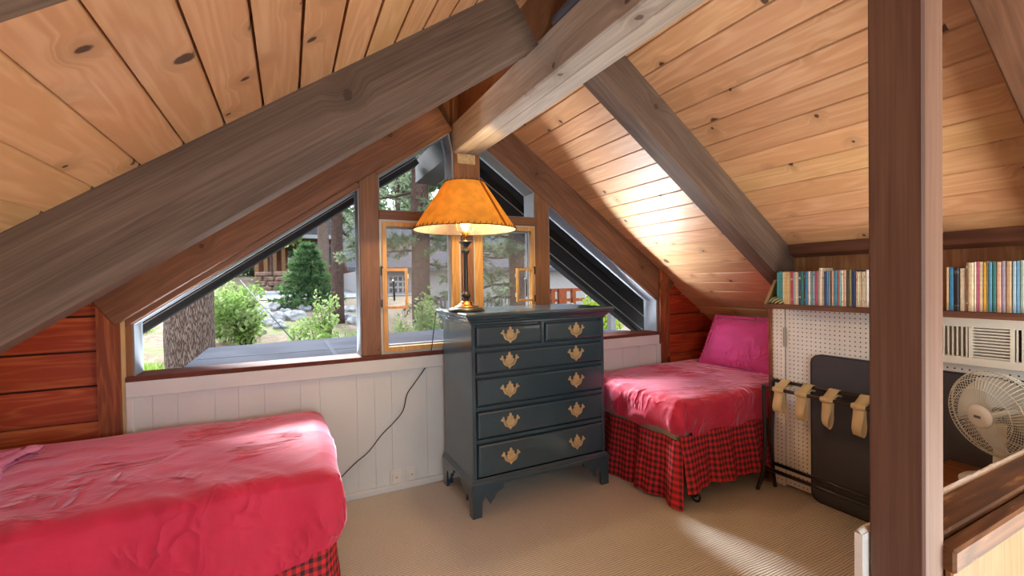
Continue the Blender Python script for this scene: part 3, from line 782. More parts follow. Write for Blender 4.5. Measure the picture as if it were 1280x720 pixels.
MB().lathe([(.010, .410), (.010, .430), (.017, .434), (.017, .468), (.014, .472)], c0, 20).build('socket', M['brass_lit'], lamp)
MB().lathe([(.012, .470), (.016, .484), (.026, .505), (.030, .525), (.026, .545), (.014, .558), (.002, .562)], c0, 20).build('bulb', M['bulb'], lamp)
hp = [(LX + s * w, LY, LZ + z) for s, w, z in ((-1, .012, .45), (-1, .05, .475), (-1, .062, .55), (-1, .05, .66), (-1, .02, .735), (1, .0, .742), (1, .02, .735), (1, .05, .66), (1, .062, .55), (1, .05, .475), (1, .012, .45))]
MB().tube(hp, .0025, 6).build('harp', M['brass_lit'], lamp)
R0, R1, H0, H1 = .300, .118, .478, .752
def cone(u, v, dr_=0): 
    a = 2 * PI * u; r = R0 + (R1 - R0) * v - dr_
    return (LX + r * math.cos(a), LY + r * math.sin(a), LZ + H0 + (H1 - H0) * v)
shade = MB().grid(cone, 64, 6).build('shade', M['shade'], lamp)
MB().grid(lambda u, v: cone(u, v, .004), 64, 6).build('shade_liner', M['liner'], shade)
a0 = math.radians(-62)
MB().grid(lambda u, v: (LX + (R0 + .0015 + (R1 - R0) * v) * math.cos(a0 + (u - .5) * (.024 / (R0 + (R1 - R0) * v))), LY + (R0 + .0015 + (R1 - R0) * v) * math.sin(a0 + (u - .5) * (.024 / (R0 + (R1 - R0) * v))), LZ + H0 + (H1 - H0) * v), 3, 8).build('shade_seam', M['shade_seam'], shade)
m = MB()
for r, h, n in ((R0, H0, 56), (R1, H1, 24)):
    m.tube([(LX + r * math.cos(2 * PI * k / 64), LY + r * math.sin(2 * PI * k / 64), LZ + h) for k in range(64)], .0028, 6, closed=True)
    for k in range(n):
        a = 2 * PI * k / n
        m.tube([(LX + (r + .003) * math.cos(a), LY + (r + .003) * math.sin(a), LZ + h - .004), (LX + (r - .003) * math.cos(a + .04), LY + (r - .003) * math.sin(a + .04), LZ + h + .014)], .0020, 5)
m.build('lacing', M['lacing'], shade)
m = MB()
for k in range(3):
    a = k * 2 * PI / 3 + .4
    m.tube([(LX, LY, LZ + .742), (LX + R1 * math.cos(a), LY + R1 * math.sin(a), LZ + H1)], .002, 5)
m.lathe([(.006, .735), (.008, .748), (.004, .765), (.001, .772)], c0, 12)
m.build('finial', M['brass_lit'], lamp)
def smooth_path(P, n=8):
    P = [Vector(p) for p in P]; out = []
    Q = [P[0]] + P + [P[-1]]
    for i in range(1, len(Q) - 2):
        a, b, c, d = Q[i - 1:i + 3]
        for k in range(n):
            t = k / n
            out.append(.5 * ((2 * b) + (c - a) * t + (2 * a - 5 * b + 4 * c - d) * t * t + (3 * b - a - 3 * c + d) * t ** 3))
    out.append(P[-1]); return out
yw = YW - .024
cp = [(LX - .09, LY + .03, LZ + .005), (LX - .10, LY + .16, LZ + .005), (LX - .07, 2.77, LZ + .006), (.862, 2.828, LZ - .008), (.858, yw + .0, 1.07), (.838, yw, .93), (.826, yw, .86), (.79, yw, .765), (.71, yw, .66), (.665, yw, .60), (.637, yw, .50), (.575, yw, .43), (.50, yw, .365), (.42, yw, .275), (.343, yw, .222), (.25, yw, .145), (.16, yw, .09)]
MB().tube(smooth_path(cp), .0032, 6).build('cord', M['cord'], lamp)
pt = PT = bpy.data.lights.new('bulb_light', 'POINT'); PT.energy = 20; PT.color = (1, .70, .36); PT.shadow_soft_size = .035
po = bpy.data.objects.new('bulb_light', PT); C.objects.link(po); po.location = (LX + .0, LY - .045, LZ + .53)

# outlets
for i, (x, lab) in enumerate(((.587, 'white wall outlet plate on the off-white wall, nearer the red bed'), (.685, 'white wall outlet plate on the off-white wall, nearer the dresser'))):
    o = MB().box((x - .037, YW - .019, .030), (x + .037, YW - .0118, .128), 0, .003).box((x - .024, YW - .026, .045), (x + .024, YW - .018, .112), 0, .003).build('wall_outlet', M['outlet'], origin=(x, YW - .015, .08))
    tag(o, lab, 'outlet', 'outlets on the north wall')
    MB().box((x - .005, YW - .0268, .078), (x + .007, YW - .0258, .086)).build('slot', M['ac_dark'], o)

# ================================================================== BEDS
def rounded_box_cloth(x0, x1, y0, y1, z0, z1, r, res, disp):
    """five faces of a box on a fine grid, rounded and then wrinkled"""
    m = MB(); idx = {}; vs = []; F = []
    nx, ny, nz = max(2, int((x1 - x0) / res)), max(2, int((y1 - y0) / res)), max(2, int((z1 - z0) / res))
    def vert(i, j, k):
        key = (i, j, k)
        if key in idx: return idx[key]
        p = Vector((x0 + (x1 - x0) * i / nx, y0 + (y1 - y0) * j / ny, z0 + (z1 - z0) * k / nz))
        core = Vector((min(max(p.x, x0 + r), x1 - r), min(max(p.y, y0 + r), y1 - r), min(p.z, z1 - r)))
        d = p - core
        nrm = Vector((0, 0, 1))
        if d.length > 1e-6:
            nrm = d.normalized()
            dm = max(abs(d.x), abs(d.y), abs(d.z))
            if (abs(d.x) > 1e-6) + (abs(d.y) > 1e-6) + (abs(d.z) > 1e-6) > 1: p = core + nrm * dm
        p = disp(p, nrm)
        idx[key] = len(vs); vs.append(p); return idx[key]
    q = lambda a, b, c, d: F.append([a, b, c, d])
    for i in range(nx):
        for j in range(ny): q(vert(i, j, nz), vert(i + 1, j, nz), vert(i + 1, j + 1, nz), vert(i, j + 1, nz))
        for k in range(nz):
            q(vert(i, 0, k), vert(i + 1, 0, k), vert(i + 1, 0, k + 1), vert(i, 0, k + 1))
            q(vert(i, ny, k), vert(i, ny, k + 1), vert(i + 1, ny, k + 1), vert(i + 1, ny, k))
    for j in range(ny):
        for k in range(nz):
            q(vert(0, j, k), vert(0, j, k + 1), vert(0, j + 1, k + 1), vert(0, j + 1, k))
            q(vert(nx, j, k), vert(nx, j + 1, k), vert(nx, j + 1, k + 1), vert(nx, j, k + 1))
    m.add(vs, F, 0, True)
    return m
N3 = lambda x, y, z: noise.noise(Vector((x, y, z)))
def ridged(v): return (1 - abs(v)) ** 3

# ---- west bed, foot towards the room
bw = thing('bed', (-.82, 2.28, 0), 'single bed with a smooth red sheet below the cedar siding, foot near the power cord', 'bed')
BX0, BX1, BY0, BY1, BT = -1.78, .170, 1.775, 2.79, .610
def disp_w(p, n):
    side = 1 - min(1, max(0, (p.z - .30) / .28)); side = max(0, side)
    top = max(0, n.z)
    # hem drops
    w = .006 * N3(p.x * 3, p.y * 3, p.z * 3) * 2
    if n.y < -.3 and p.z < .60:                                     # near side: hanging folds
        fold = N3(p.x * 7.0 + .6 * p.z, 3.1, p.z * 1.2)
        w += .020 * fold * min(1, (BT - p.z) / .18) + .018 * ridged(N3(p.x * 4.2 + p.z * 1.5, 9.0, p.z * 1.5)) * min(1, (BT - p.z) / .15)
    if n.x > .3 and p.z < .60:
        w += .014 * N3(1.7, p.y * 7, p.z * 2.0) * min(1, (BT - p.z) / .18) + .01 * math.sin(PI * min(1, (BT - p.z) / .3))
    if n.z > .5:
        # short puckers near the near edge, long soft undulations elsewhere
        e = max(0, 1 - (p.y - BY0) / .30)
        w += .020 * e * ridged(1.6 * N3(p.x * 7 + p.y * 5, p.y * 2.2, .3)) * max(0, .45 + N3(p.x * 2.2, 5, 5))
        w += .016 * ridged(1.8 * N3(p.x * 3.5 + p.y * 1.2, p.y * 6, 2.7)) * max(0, N3(p.x * 2.0, p.y * 2.0, 8) + .15)
        w += .010 * math.exp(-((p.x - BX1 + .03) ** 2 + (p.y - 2.2) ** 2) * 6)
    return p + n * w
m = rounded_box_cloth(BX0, BX1, BY0, BY1, .30, BT, .080, .014, disp_w)
def hem_w(v):
    x, y, z = v
    if z < .40 and (y < BY0 + .10 or x > BX1 - .10):
        t = (.40 - z) / .10
        lift = .015 * N3(x * 4, y * 4, 0) + .02 * math.sin(x * 9)
        if x > BX1 - .12:
            lift += .16 * max(0, min(1, (y - BY0 - .02) / .30))
            lift += .02
        z += lift * t
    return (x, y, z)
m.v = [hem_w(v) for v in m.v]
m.build('sheet', M['red_sheet'], bw)
def skirt(path, ztop, zbot, amp, freq, seed, hemf=None, dens=.012, nv=14, flare=.02):
    """gathered cloth hanging along a polyline; path points (x, y)"""
    P = [Vector(p) for p in path]; seg = []; tot = 0
    for a, b in zip(P[:-1], P[1:]): seg.append((tot, (b - a).length, a, b)); tot += (b - a).length
    nu = int(tot / dens)
    def f(u, v):
        s = u * tot
        for st, ln, a, b in seg:
            if s <= st + ln + 1e-6: break
        t = (s - st) / ln; p = a.lerp(b, t); d = (b - a).normalized(); nr = Vector((d.y, -d.x))
        ph = s * freq + 1.6 * N3(s * 3, seed, 0)
        o = amp * (.35 + .65 * v) * (math.sin(ph) + .5 * math.sin(2.3 * ph + seed)) + flare * v + .008 * N3(s * 10, v * 3, seed)
        zb = zbot + (hemf(s, tot) if hemf else 0) + .008 * math.sin(ph * .5)
        z = ztop + (zb - ztop) * v
        q = p + nr * o
        return (q.x, q.y, max(z, .004))
    return MB().grid(f, nu, nv, uvf=lambda u, v: (u * tot * 1.25 + .2, v * (ztop - zbot) + .3))
skirt([(BX0, BY0 + .05), (BX1 - .06, BY0 + .05), (BX1 - .03, BY0 + .08), (BX1 - .03, BY1 - .02)], .42, .03, .016, 22, 1.0).build('bed_skirt', M['plaid'], bw)
MB().box((BX0 + .05, BY0 + .09, .10), (BX1 - .09, BY1 - .03, .50), 0, .02).build('box_spring', M['mattress'], bw)
for x in (BX0 + .1, BX1 - .16):
    for y in (BY0 + .16, BY1 - .1): MB().tube([(x, y, .0), (x, y, .12)], .016, 8).build('leg', M['black_metal'], bw)

# ---- east bed, head under the eaves
be = thing('bed', (2.92, 2.32, 0), 'single bed with crumpled pink-red sheet and gingham skirt between dresser and pegboard', 'bed')
EX0, EX1, EY0, EY1, ET = 1.965, 3.86, 1.835, 2.80, .615
def disp_e(p, n):
    w = .008 * N3(p.x * 3, p.y * 3, p.z * 3)
    dn = min(1, max(0, (ET - p.z) / .12))
    if n.z > .5:
        e = max(0, 1 - (p.x - EX0) / .45)
        w += .016 * e * ridged(1.5 * N3(p.x * 3.0, p.y * 9, 1.1))
        w += .022 * ridged(1.6 * N3(p.x * 4 + p.y * 3, p.y * 8, 4.4)) * max(0, N3(p.x * 2.5, p.y * 2.5, 3) + .1)
        w -= .02 * math.exp(-((p.x - 2.4) ** 2 + (p.y - 2.3) ** 2) * 5)
    if n.x < -.3:
        w += .020 * N3(4.4, p.y * 8, p.z * 3) * dn + .016 * dn * ridged(N3(2.1, p.y * 4, p.z * 5))
        w += .012 * math.sin(PI * min(1, (ET - p.z) / .22))
    if n.y < -.3:
        w += .012 * N3(p.x * 6 + p.z * 2, 2.2, p.z * 2) * dn + .010 * math.sin(PI * min(1, (ET - p.z) / .22))
    if n.x < -.2 and n.y < -.2:                                     # folded corner
        w += .018 * dn
    q = p + n * w
    # corner pleat
    if abs(p.x - (EX0 + .055)) < .012 and p.y < EY0 + .02 and p.z < ET - .03: q.y += .014
    return q
m = rounded_box_cloth(EX0, EX1, EY0, EY1, .405, ET, .065, .016, disp_e)
def hem_e(v):
    x, y, z = v
    if z < .46:
        t = (.46 - z) / .055
        if x < EX0 + .1: z += t * (.012 * math.sin(y * 11) + .02 * N3(0, y * 6, 1) + .030 * math.exp(-((y - EY0 - .12) / .14) ** 2))
        if y < EY0 + .1: z += t * (.010 * N3(x * 5, 0, 2))
        z -= .012 * t * math.exp(-((x - EX0) ** 2 + (y - EY0) ** 2) * 60)
    return (x, y, z)
m.v = [hem_e(v) for v in m.v]
m.build('sheet', M['red_sheet'], be)
MB().box((EX0 + .034, EY0 + .036, .30), (EX1 - .05, EY1 - .03, .44), 0, .03).build('mattress', M['mattress'], be)
skirt([(EX0 + .010, EY1 - .02), (EX0 + .010, EY0 + .02), (EX0 + .03, EY0 - .004)], .385, .012, .022, 21, 3.0, flare=.045).build('bed_skirt', M['plaid'], be)
skirt([(EX0 + .012, EY0 - .002), (2.76, EY0 + .008)], .412, .100, .017, 23, 6.0, hemf=lambda s, t: .015 * math.sin(s * 5), flare=.05).build('bed_skirt', M['plaid'], be)
m = MB()
cx, cy = 2.10, 1.85
m.tube([(cx, cy, .26), (cx, cy, .075)], .012, 8)
m.build('leg', M['black_metal'], be)
m = MB()
m.tube([(cx + .012, cy + .030 * math.cos(2 * PI * k / 24), .036 + .030 * math.sin(2 * PI * k / 24)) for k in range(24)], .0065, 6, closed=True)
m.tube([(cx - .002, cy, .036), (cx + .024, cy, .036)], .006, 8).tube([(cx, cy, .08), (cx - .004, cy, .05), (cx - .002, cy, .036)], .005, 6).tube([(cx, cy, .08), (cx + .026, cy, .055), (cx + .024, cy, .036)], .005, 6)
m.build('caster', M['black_metal'], be)
for x, y in ((EX1 - .15, EY0 + .1), (EX1 - .15, EY1 - .1), (2.1, EY1 - .12)): MB().tube([(x, y, 0), (x, y, .31)], .016, 8).build('leg', M['black_metal'], be)

# ---- pillows
def pillow(w, h, t, mat, name, label, T, frill=True, seed=1.0):
    m = MB(); nu = nv = 40
    def side(sg):
        def f(u, v):
            x, y = (u - .5), (v - .5)
            k = (1 - (2 * abs(x)) ** 2.6) * (1 - (2 * abs(y)) ** 2.6); k = max(0, k) ** .55
            px = x * w * (1 - .05 * (1 - (2 * abs(y)) ** 2)); py = y * h * (1 - .05 * (1 - (2 * abs(x)) ** 2))
            wr = .008 * N3(u * 6 + seed, v * 6, sg) + .005 * ridged(N3(u * 5, v * 9 + seed, sg)) * k
            return (px, py, sg * (t / 2 * k) + wr * k)
        return f
    m.grid(side(1), nu, nv); m.grid(side(-1), nu, nv, flip=True)
    m.xf(T)
    o = m.build(name, mat, origin=tuple(T.translation)); tag(o, label, 'pillow')
    if frill:
        f = MB(); pts = []
        for a, b in (((-.5, -.5), (.5, -.5)), ((.5, -.5), (.5, .5)), ((.5, .5), (-.5, .5)), ((-.5, .5), (-.5, -.5))):
            for i in range(40):
                s = i / 40; pts.append((a[0] + (b[0] - a[0]) * s, a[1] + (b[1] - a[1]) * s))
        n = len(pts); vs = []
        for i, (x, y) in enumerate(pts):
            d = Vector((x, y, 0)); 
            d = Vector((1 if x > .49 else -1 if x < -.49 else 0, 1 if y > .49 else -1 if y < -.49 else 0, 0))
            for k in range(3):
                r = .001 + k * .011
                vs.append((x * w * .97 + d.x * r, y * h * .97 + d.y * r, (.0035 * k * math.sin(i * 2.1))))
        F = [[i * 3 + k, ((i + 1) % n) * 3 + k, ((i + 1) % n) * 3 + k + 1, i * 3 + k + 1] for i in range(n) for k in range(2)]
        f.add([tuple(T @ Vector(v)) for v in vs], F, 0, True)
        fo = f.build('frill', mat, o)
    return o
# leaning against the slope at the head of the east bed: local X along y, local Y up the lean
lean = math.radians(62)
ux, uy = Vector((0, -1, 0)), Vector((math.cos(lean), 0, math.sin(lean)))
uz = ux.cross(uy)
T = Matrix(((ux.x, uy.x, uz.x, 3.15), (ux.y, uy.y, uz.y, 2.285), (ux.z, uy.z, uz.z, .80), (0, 0, 0, 1)))
pillow(.66, .42, .16, M['magenta'], 'pillow', 'magenta pillow with frilled edge leaning at the head of the crumpled bed', T)
T = Matrix.Translation((-1.365, 2.46, .705)) @ Matrix.Rotation(.12, 4, 'Z') @ Matrix.Rotation(-.10, 4, 'Y')
pl = pillow(.46, .60, .17, M['pink'], 'pillow', 'pale pink pillow on the smooth red bed at the picture edge', T, False, 4.0)
m = MB().grid(lambda u, v: (-1.26 + .29 * u + .02 * math.sin(v * 9), 2.16 + .46 * v + .03 * math.sin(u * 7), .622 + .012 * (1 + N3(u * 5, v * 5, 2)) + .045 * max(0, math.sin(PI * (u * 2.0 + v * .8))) * (1 - u)), 24, 24)
m.grid(lambda u, v: (-1.26 + .29 * u + .02 * math.sin(v * 9), 2.16 + .46 * v + .03 * math.sin(u * 7), .618), 24, 24, flip=True)
tag(m.build('folded_cloth', M['floral']), 'pink floral cloth lying on the smooth red bed', 'cloth')

# ================================================================== PEGBOARD WALL, SHELF, BOOKS
PX = 2.755
pg = thing('pegboard', (PX, 1.0, 0), 'cream pegboard panelling below the book shelf', 'pegboard')
MB().box((PX, -.6, .022), (PX + .012, 1.712, 1.122)).build('panel', M['peg'], pg)
dp = MB().box((PX - .004, 1.718, .006), (PX + .012, 1.795, 1.122)).build('door_panel', M['peg'], pg)
MB().box((PX - .012, 1.706, .88), (PX - .002, 1.724, 1.0), 0, .002).build('hinge', M['ac_dark'], dp)
MB().box((PX - .014, 1.795, 0), (2.795, 1.818, 1.122), 0, .002).build('edge_trim', M['cedar_v'], pg)
bs = thing('bookshelf', (2.66, 1.0, 1.13), 'brown wooden shelf with plywood back built over the pegboard', 'shelf')
SX0, SX1, SY = 2.55, 2.765, 1.70
MB().box((SX0, -.6, 1.126), (SX1, SY + .02, 1.154), 0, .003).build('shelf_board', M['shelfwood'], bs)
MB().box((SX1, -.6, 1.126), (SX1 + .02, SY, 1.468)).build('back_panel', M['panel'], bs)
MB().prism([(SX0 + .004, 1.154), (SX1 + .02, 1.154), (SX1 + .02, 1.455), (SX1 - .005, 1.455)], 1, SY, SY + .018).build('end_panel', plain('olive_tan_panel', srgb(168, 146, 104), .6), bs)
MB().prism([(2.70, CR - S * 2.70 - .004), (SX1, CR - S * SX1 - .004), (SX1, 1.428), (2.725, 1.448)], 1, -.6, SY).build('top_trim', M['shelfwood'], bs)
# books (bounds read along the spines; names of hues for the labels)
HUES = dict(teal=(60, 150, 156), cream=(226, 206, 168), yellow=(226, 190, 110), crimson=(190, 66, 92), pale_blue=(170, 200, 214), grey=(170, 170, 166), white=(232, 226, 214),
            navy=(44, 58, 104), green=(56, 132, 122), brown=(116, 84, 66), blue=(62, 132, 186), aqua=(128, 192, 200), lilac=(176, 164, 184), pink=(206, 96, 136), peach=(226, 180, 152),
            steel=(82, 142, 170), coral=(214, 128, 120), dark_grey=(84, 92, 92), olive=(134, 124, 62), black=(36, 32, 36), tan=(206, 172, 130), gold=(224, 172, 56), sky=(112, 172, 210), sage=(164, 184, 168), ivory=(236, 224, 196))
LEFT = [(95, 118, 'teal', 'teal', 0), (118, 160, 'teal', 'dark teal', 0), (162, 180, 'cream', 'cream', 0), (180, 205, 'yellow', 'yellow-cream', 0), (205, 225, 'cream', 'cream', 0), (225, 245, 'yellow', 'yellow-cream', 0),
        (246, 276, 'crimson', 'crimson', 0), (278, 300, 'pale_blue', 'pale blue', 0), (300, 322, 'cream', 'cream', 0), (322, 340, 'white', 'white', 0), (340, 362, 'navy', 'dark navy', 0), (362, 395, 'green', 'teal-green', 0),
        (395, 412, 'brown', 'brown', 0), (412, 446, 'blue', 'blue', 0), (446, 470, 'white', 'white', 0), (470, 502, 'aqua', 'aqua', 0), (502, 520, 'lilac', 'lilac-grey', 0), (520, 550, 'pink', 'pink', 0), (550, 572, 'grey', 'pale grey', 0),
        (572, 605, 'ivory', 'tall ivory', 1), (605, 625, 'peach', 'peach', 0), (625, 650, 'navy', 'navy', 0), (650, 672, 'blue', 'blue', 0), (672, 695, 'pale_blue', 'light blue', 0), (695, 712, 'brown', 'brown', 0), (712, 735, 'peach', 'peach', 0),
        (735, 775, 'steel', 'steel blue', 0), (775, 795, 'coral', 'coral', 0), (795, 815, 'aqua', 'aqua', 0), (815, 840, 'ivory', 'ivory', 0), (840, 870, 'peach', 'peach', 0), (870, 905, 'dark_grey', 'dark grey', 0), (905, 935, 'olive', 'olive', 0),
        (935, 978, 'navy', 'dark navy', 0), (982, 1000, 'cream', 'cream', -1), (1000, 1018, 'ivory', 'ivory', -1), (1018, 1036, 'cream', 'cream', -1), (1036, 1054, 'ivory', 'ivory', -1), (1054, 1072, 'cream', 'cream', -1), (1072, 1094, 'ivory', 'ivory', -1), (1097, 1128, 'white', 'white', 0)]
RIGHT = [(100, 113, 'tan', 'tan', 0), (114, 142, 'blue', 'bright blue', 0), (142, 172, 'black', 'black and pink', 0), (174, 208, 'ivory', 'ivory yellow-topped', 0), (210, 222, 'brown', 'red-brown', 1), (222, 256, 'cream', 'thick cream', 1), (256, 268, 'ivory', 'ivory', 1),
         (268, 284, 'pink', 'magenta', 1), (284, 306, 'cream', 'cream', 1), (308, 324, 'gold', 'golden yellow', 1), (324, 336, 'cream', 'cream', 1), (336, 358, 'steel', 'deep blue', 1), (358, 380, 'green', 'teal', 1), (382, 410, 'peach', 'peach', 1),
         (412, 435, 'lilac', 'pinkish', 1), (437, 470, 'tan', 'tan', 1), (473, 494, 'pale_blue', 'pale blue', 1), (494, 516, 'sky', 'sky blue', 1), (516, 540, 'sage', 'sage green', 1), (541, 566, 'cream', 'cream', 1), (567, 590, 'teal', 'teal', 1)]
ORD = ['first', 'second', 'third', 'fourth', 'fifth', 'sixth', 'seventh', 'eighth', 'ninth', 'tenth', 'eleventh', 'twelfth', 'thirteenth', 'fourteenth', 'fifteenth', 'sixteenth', 'seventeenth', 'eighteenth', 'nineteenth', 'twentieth',
       'twenty-first', 'twenty-second', 'twenty-third', 'twenty-fourth']
PAGES = plain('cream_book_pages', srgb(232, 220, 192), .9)
bookmats = {}
def book_mat(h):
    if h not in bookmats: bookmats[h] = plain('book_cover_' + h, srgb(*HUES[h]), .45, var=.12, vscale=60)
    return bookmats[h]
BXF = 2.566
rb_ = random.Random(3)
def ypx(px): return at(px, 362, 1).x and (BXF / at(px, 362, 1).x)
def book(y0, y1, hue, lab, tall, where, group):
    h = {0: .186, 1: .206, -1: .176}[tall] + rb_.uniform(-.004, .004); dpt = .108 + rb_.uniform(-.004, .006); x0 = BXF + rb_.uniform(0, .006)
    y1, y0 = y0, y1                                                     # spine spans y0 < y1
    a, b = min(y0, y1) + .0004, max(y0, y1) - .0004; cv = .0012
    yc, zb = (a + b) / 2, 1.1545
    m = MB()
    w = b - a
    other = rb_.choice([k for k in HUES if k != hue] + [hue] * 60)
    z_a = h * rb_.uniform(.10, .22); z_b = h * rb_.uniform(.72, .9)
    # spine in three bands, slightly rounded
    for (za, zz, mi) in ((0, z_a, 0), (z_a, z_a + .006, 2), (z_a + .006, z_b, 0), (z_b, z_b + .012, 2), (z_b + .012, h, 0)):
        m.prism([(x0 + .0022, a), (x0, a + w * .25), (x0, b - w * .25), (x0 + .0022, b), (x0 + .006, b), (x0 + .006, a)], 2, zb + za, zb + zz, mi)
    # title strokes along the spine
    zt = z_a + .02 if rb_.random() < .4 else 9
    while zt < z_b - .015:
        ln = rb_.uniform(.004, .010)
        m.box((x0 - .0004, yc - w * .16, zb + zt), (x0 + .001, yc + w * .16, zb + zt + ln * .6), 2); zt += ln + rb_.uniform(.002, .006)
    m.box((x0 + .004, a, zb), (x0 + dpt, a + cv, zb + h)); m.box((x0 + .004, b - cv, zb), (x0 + dpt, b, zb + h))
    m.box((x0 + .006, a + cv, zb + .002), (x0 + dpt - .003, b - cv, zb + h - .003), 1)
    o = m.build('book', [book_mat(hue), PAGES, book_mat(other)], origin=(x0 + dpt / 2, yc, zb))
    tag(o, lab + ' ' + ('paperback' if w < .02 else 'thick paperback') + ' on the shelf, ' + where, 'book', group)
nL = len(LEFT)
for i, (a, b, hue, lab, tall) in enumerate(LEFT):
    where = (ORD[i] + ' spine from the end panel by the rafter') if i < 21 else (ORD[nL - 1 - i] + ' spine from the post, on its window side')
    book(ypx(960 + a / 9), ypx(960 + b / 9), hue, lab, tall, where, 'books between the end panel and the post')
for i, (a, b, hue, lab, tall) in enumerate(RIGHT):
    book(ypx(1160 + a / 4.5), ypx(1160 + b / 4.5), hue, lab, tall, ORD[i] + ' spine above the wall vent unit', 'books above the wall vent unit')
m = MB().tube([(2.575, 1.690, 1.170), (2.572, 1.668, 1.178), (2.57, 1.645, 1.178), (2.572, 1.622, 1.170), (2.575, 1.606, 1.162)], [.010, .020, .022, .014, .006], 14)
# leave the shell resting on the shelf, in front of the first spines
m.v = [(x - .008, y, z - .0035) for x, y, z in m.v]
m.v = [(x, y, max(z, 1.1545)) for x, y, z in m.v]
tag(m.build('ornament', M['ornament']), 'small rounded ornament with green and yellow stripes at the shelf end', 'ornament')

# wall vent / air unit below the shelf
ac = thing('air_conditioner', (2.73, .72, .9), 'warm white through-wall air unit with louvred grilles below the shelf', 'air conditioner')
AY0, AY1, AZ0, AZ1, AXF = .40, 1.02, .905, 1.118, 2.70
secs = [(.862, .985, 'v', 'ac_dark'), (.735, .850, 'h', 'ac_dark'), (.600, .722, 'v', 'ac_black'), (.47, .588, 'h', 'ac_dark')]
ZA, ZB = .942, 1.076
mm = MB()
ys = sorted([AY0, AY1] + [v for s in secs for v in s[:2]])
mm.box((AXF, AY0, ZB), (PX, AY1, AZ1), 0, .003).box((AXF, AY0, AZ0), (PX, AY1, ZA), 0, .003)
for i in range(0, len(ys), 2): mm.box((AXF, ys[i], ZA - .002), (PX, ys[i + 1], ZB + .002))
mm.build('housing', M['ac'], ac)
for y0, y1, o, dk in secs:
    g = MB().box((AXF + .022, y0, ZA), (AXF + .03, y1, ZB)).build('grille', M[dk], ac)
    m = MB()
    if o == 'h':
        for k in range(10):
            z = ZA + (k + .5) * (ZB - ZA) / 10
            m.prism([(AXF + .001, z + .002), (AXF + .001, z - .0035), (AXF + .014, z - .0085), (AXF + .014, z - .003)], 1, y0, y1)
    else:
        n = 8
        for k in range(n):
            y = y0 + (k + .5) * (y1 - y0) / n
            m.prism([(AXF + .001, y - .004), (AXF + .014, y + .001), (AXF + .014, y + .006), (AXF + .001, y + .002)], 2, ZA, ZB)
    m.build('louvres', M['ac'], g)

# folded black table leaning on the pegboard
def rounded_rect(a0, a1, b0, b1, r, n=6):
    P = []
    for cx, cy, s in ((a1 - r, b1 - r, 0), (a0 + r, b1 - r, 1), (a0 + r, b0 + r, 2), (a1 - r, b0 + r, 3)):
        P += [(cx + r * math.cos(PI / 2 * (s + k / n)), cy + r * math.sin(PI / 2 * (s + k / n))) for k in range(n + 1)]
    return P
tb = thing('folding_table', (2.72, 1.0, 0), 'black folding table standing on edge against the pegboard', 'table')
RP = rounded_rect(.50, 1.548, .004, .862, .055)
MB().prism(inset(RP, .004), 0, 2.722, 2.744).build('tabletop', M['blackboard'], tb)
MB().ring(RP, inset(RP, .006), 0, 2.720, 2.746).build('edge_band', M['dark_edge'], tb)

# luggage rack with beige straps
lr = thing('luggage_rack', (2.62, 1.4, 0), 'folded luggage rack with black tubes and beige straps before the black table', 'luggage rack')
YA, YBk = 1.745, 1.04
BMt = M['brown_metal']
MB().tube([(2.585, YA, .645), (2.585, YBk, .645)], .0105, 10).build('top_bar', BMt, lr)
MB().tube([(2.660, YA - .01, .680), (2.660, YBk, .680)], .0105, 10).build('top_bar', BMt, lr)
MB().tube([(2.585, YA - .01, .150), (2.585, YBk, .150)], .011, 10).build('low_bar', M['black_metal'], lr)
MB().tube([(2.655, YA - .02, .165), (2.655, YBk, .165)], .011, 10).build('low_bar', M['black_metal'], lr)
for yy in (YA, YBk):
    d = .03 if yy == YA else -.03
    MB().tube(smooth_path([(2.585, yy, .655), (2.590, yy, .50), (2.60, yy + d * .1, .30), (2.590, yy + d * .4, .12), (2.565, yy + d, .008)]), .0115, 8).build('leg', M['black_metal'], lr)
    MB().tube(smooth_path([(2.660, yy - .01, .69), (2.655, yy - .01, .50), (2.645, yy - .01, .30), (2.662, yy - .005, .12), (2.69, yy, .008)]), .0115, 8).build('leg', M['black_metal'], lr)
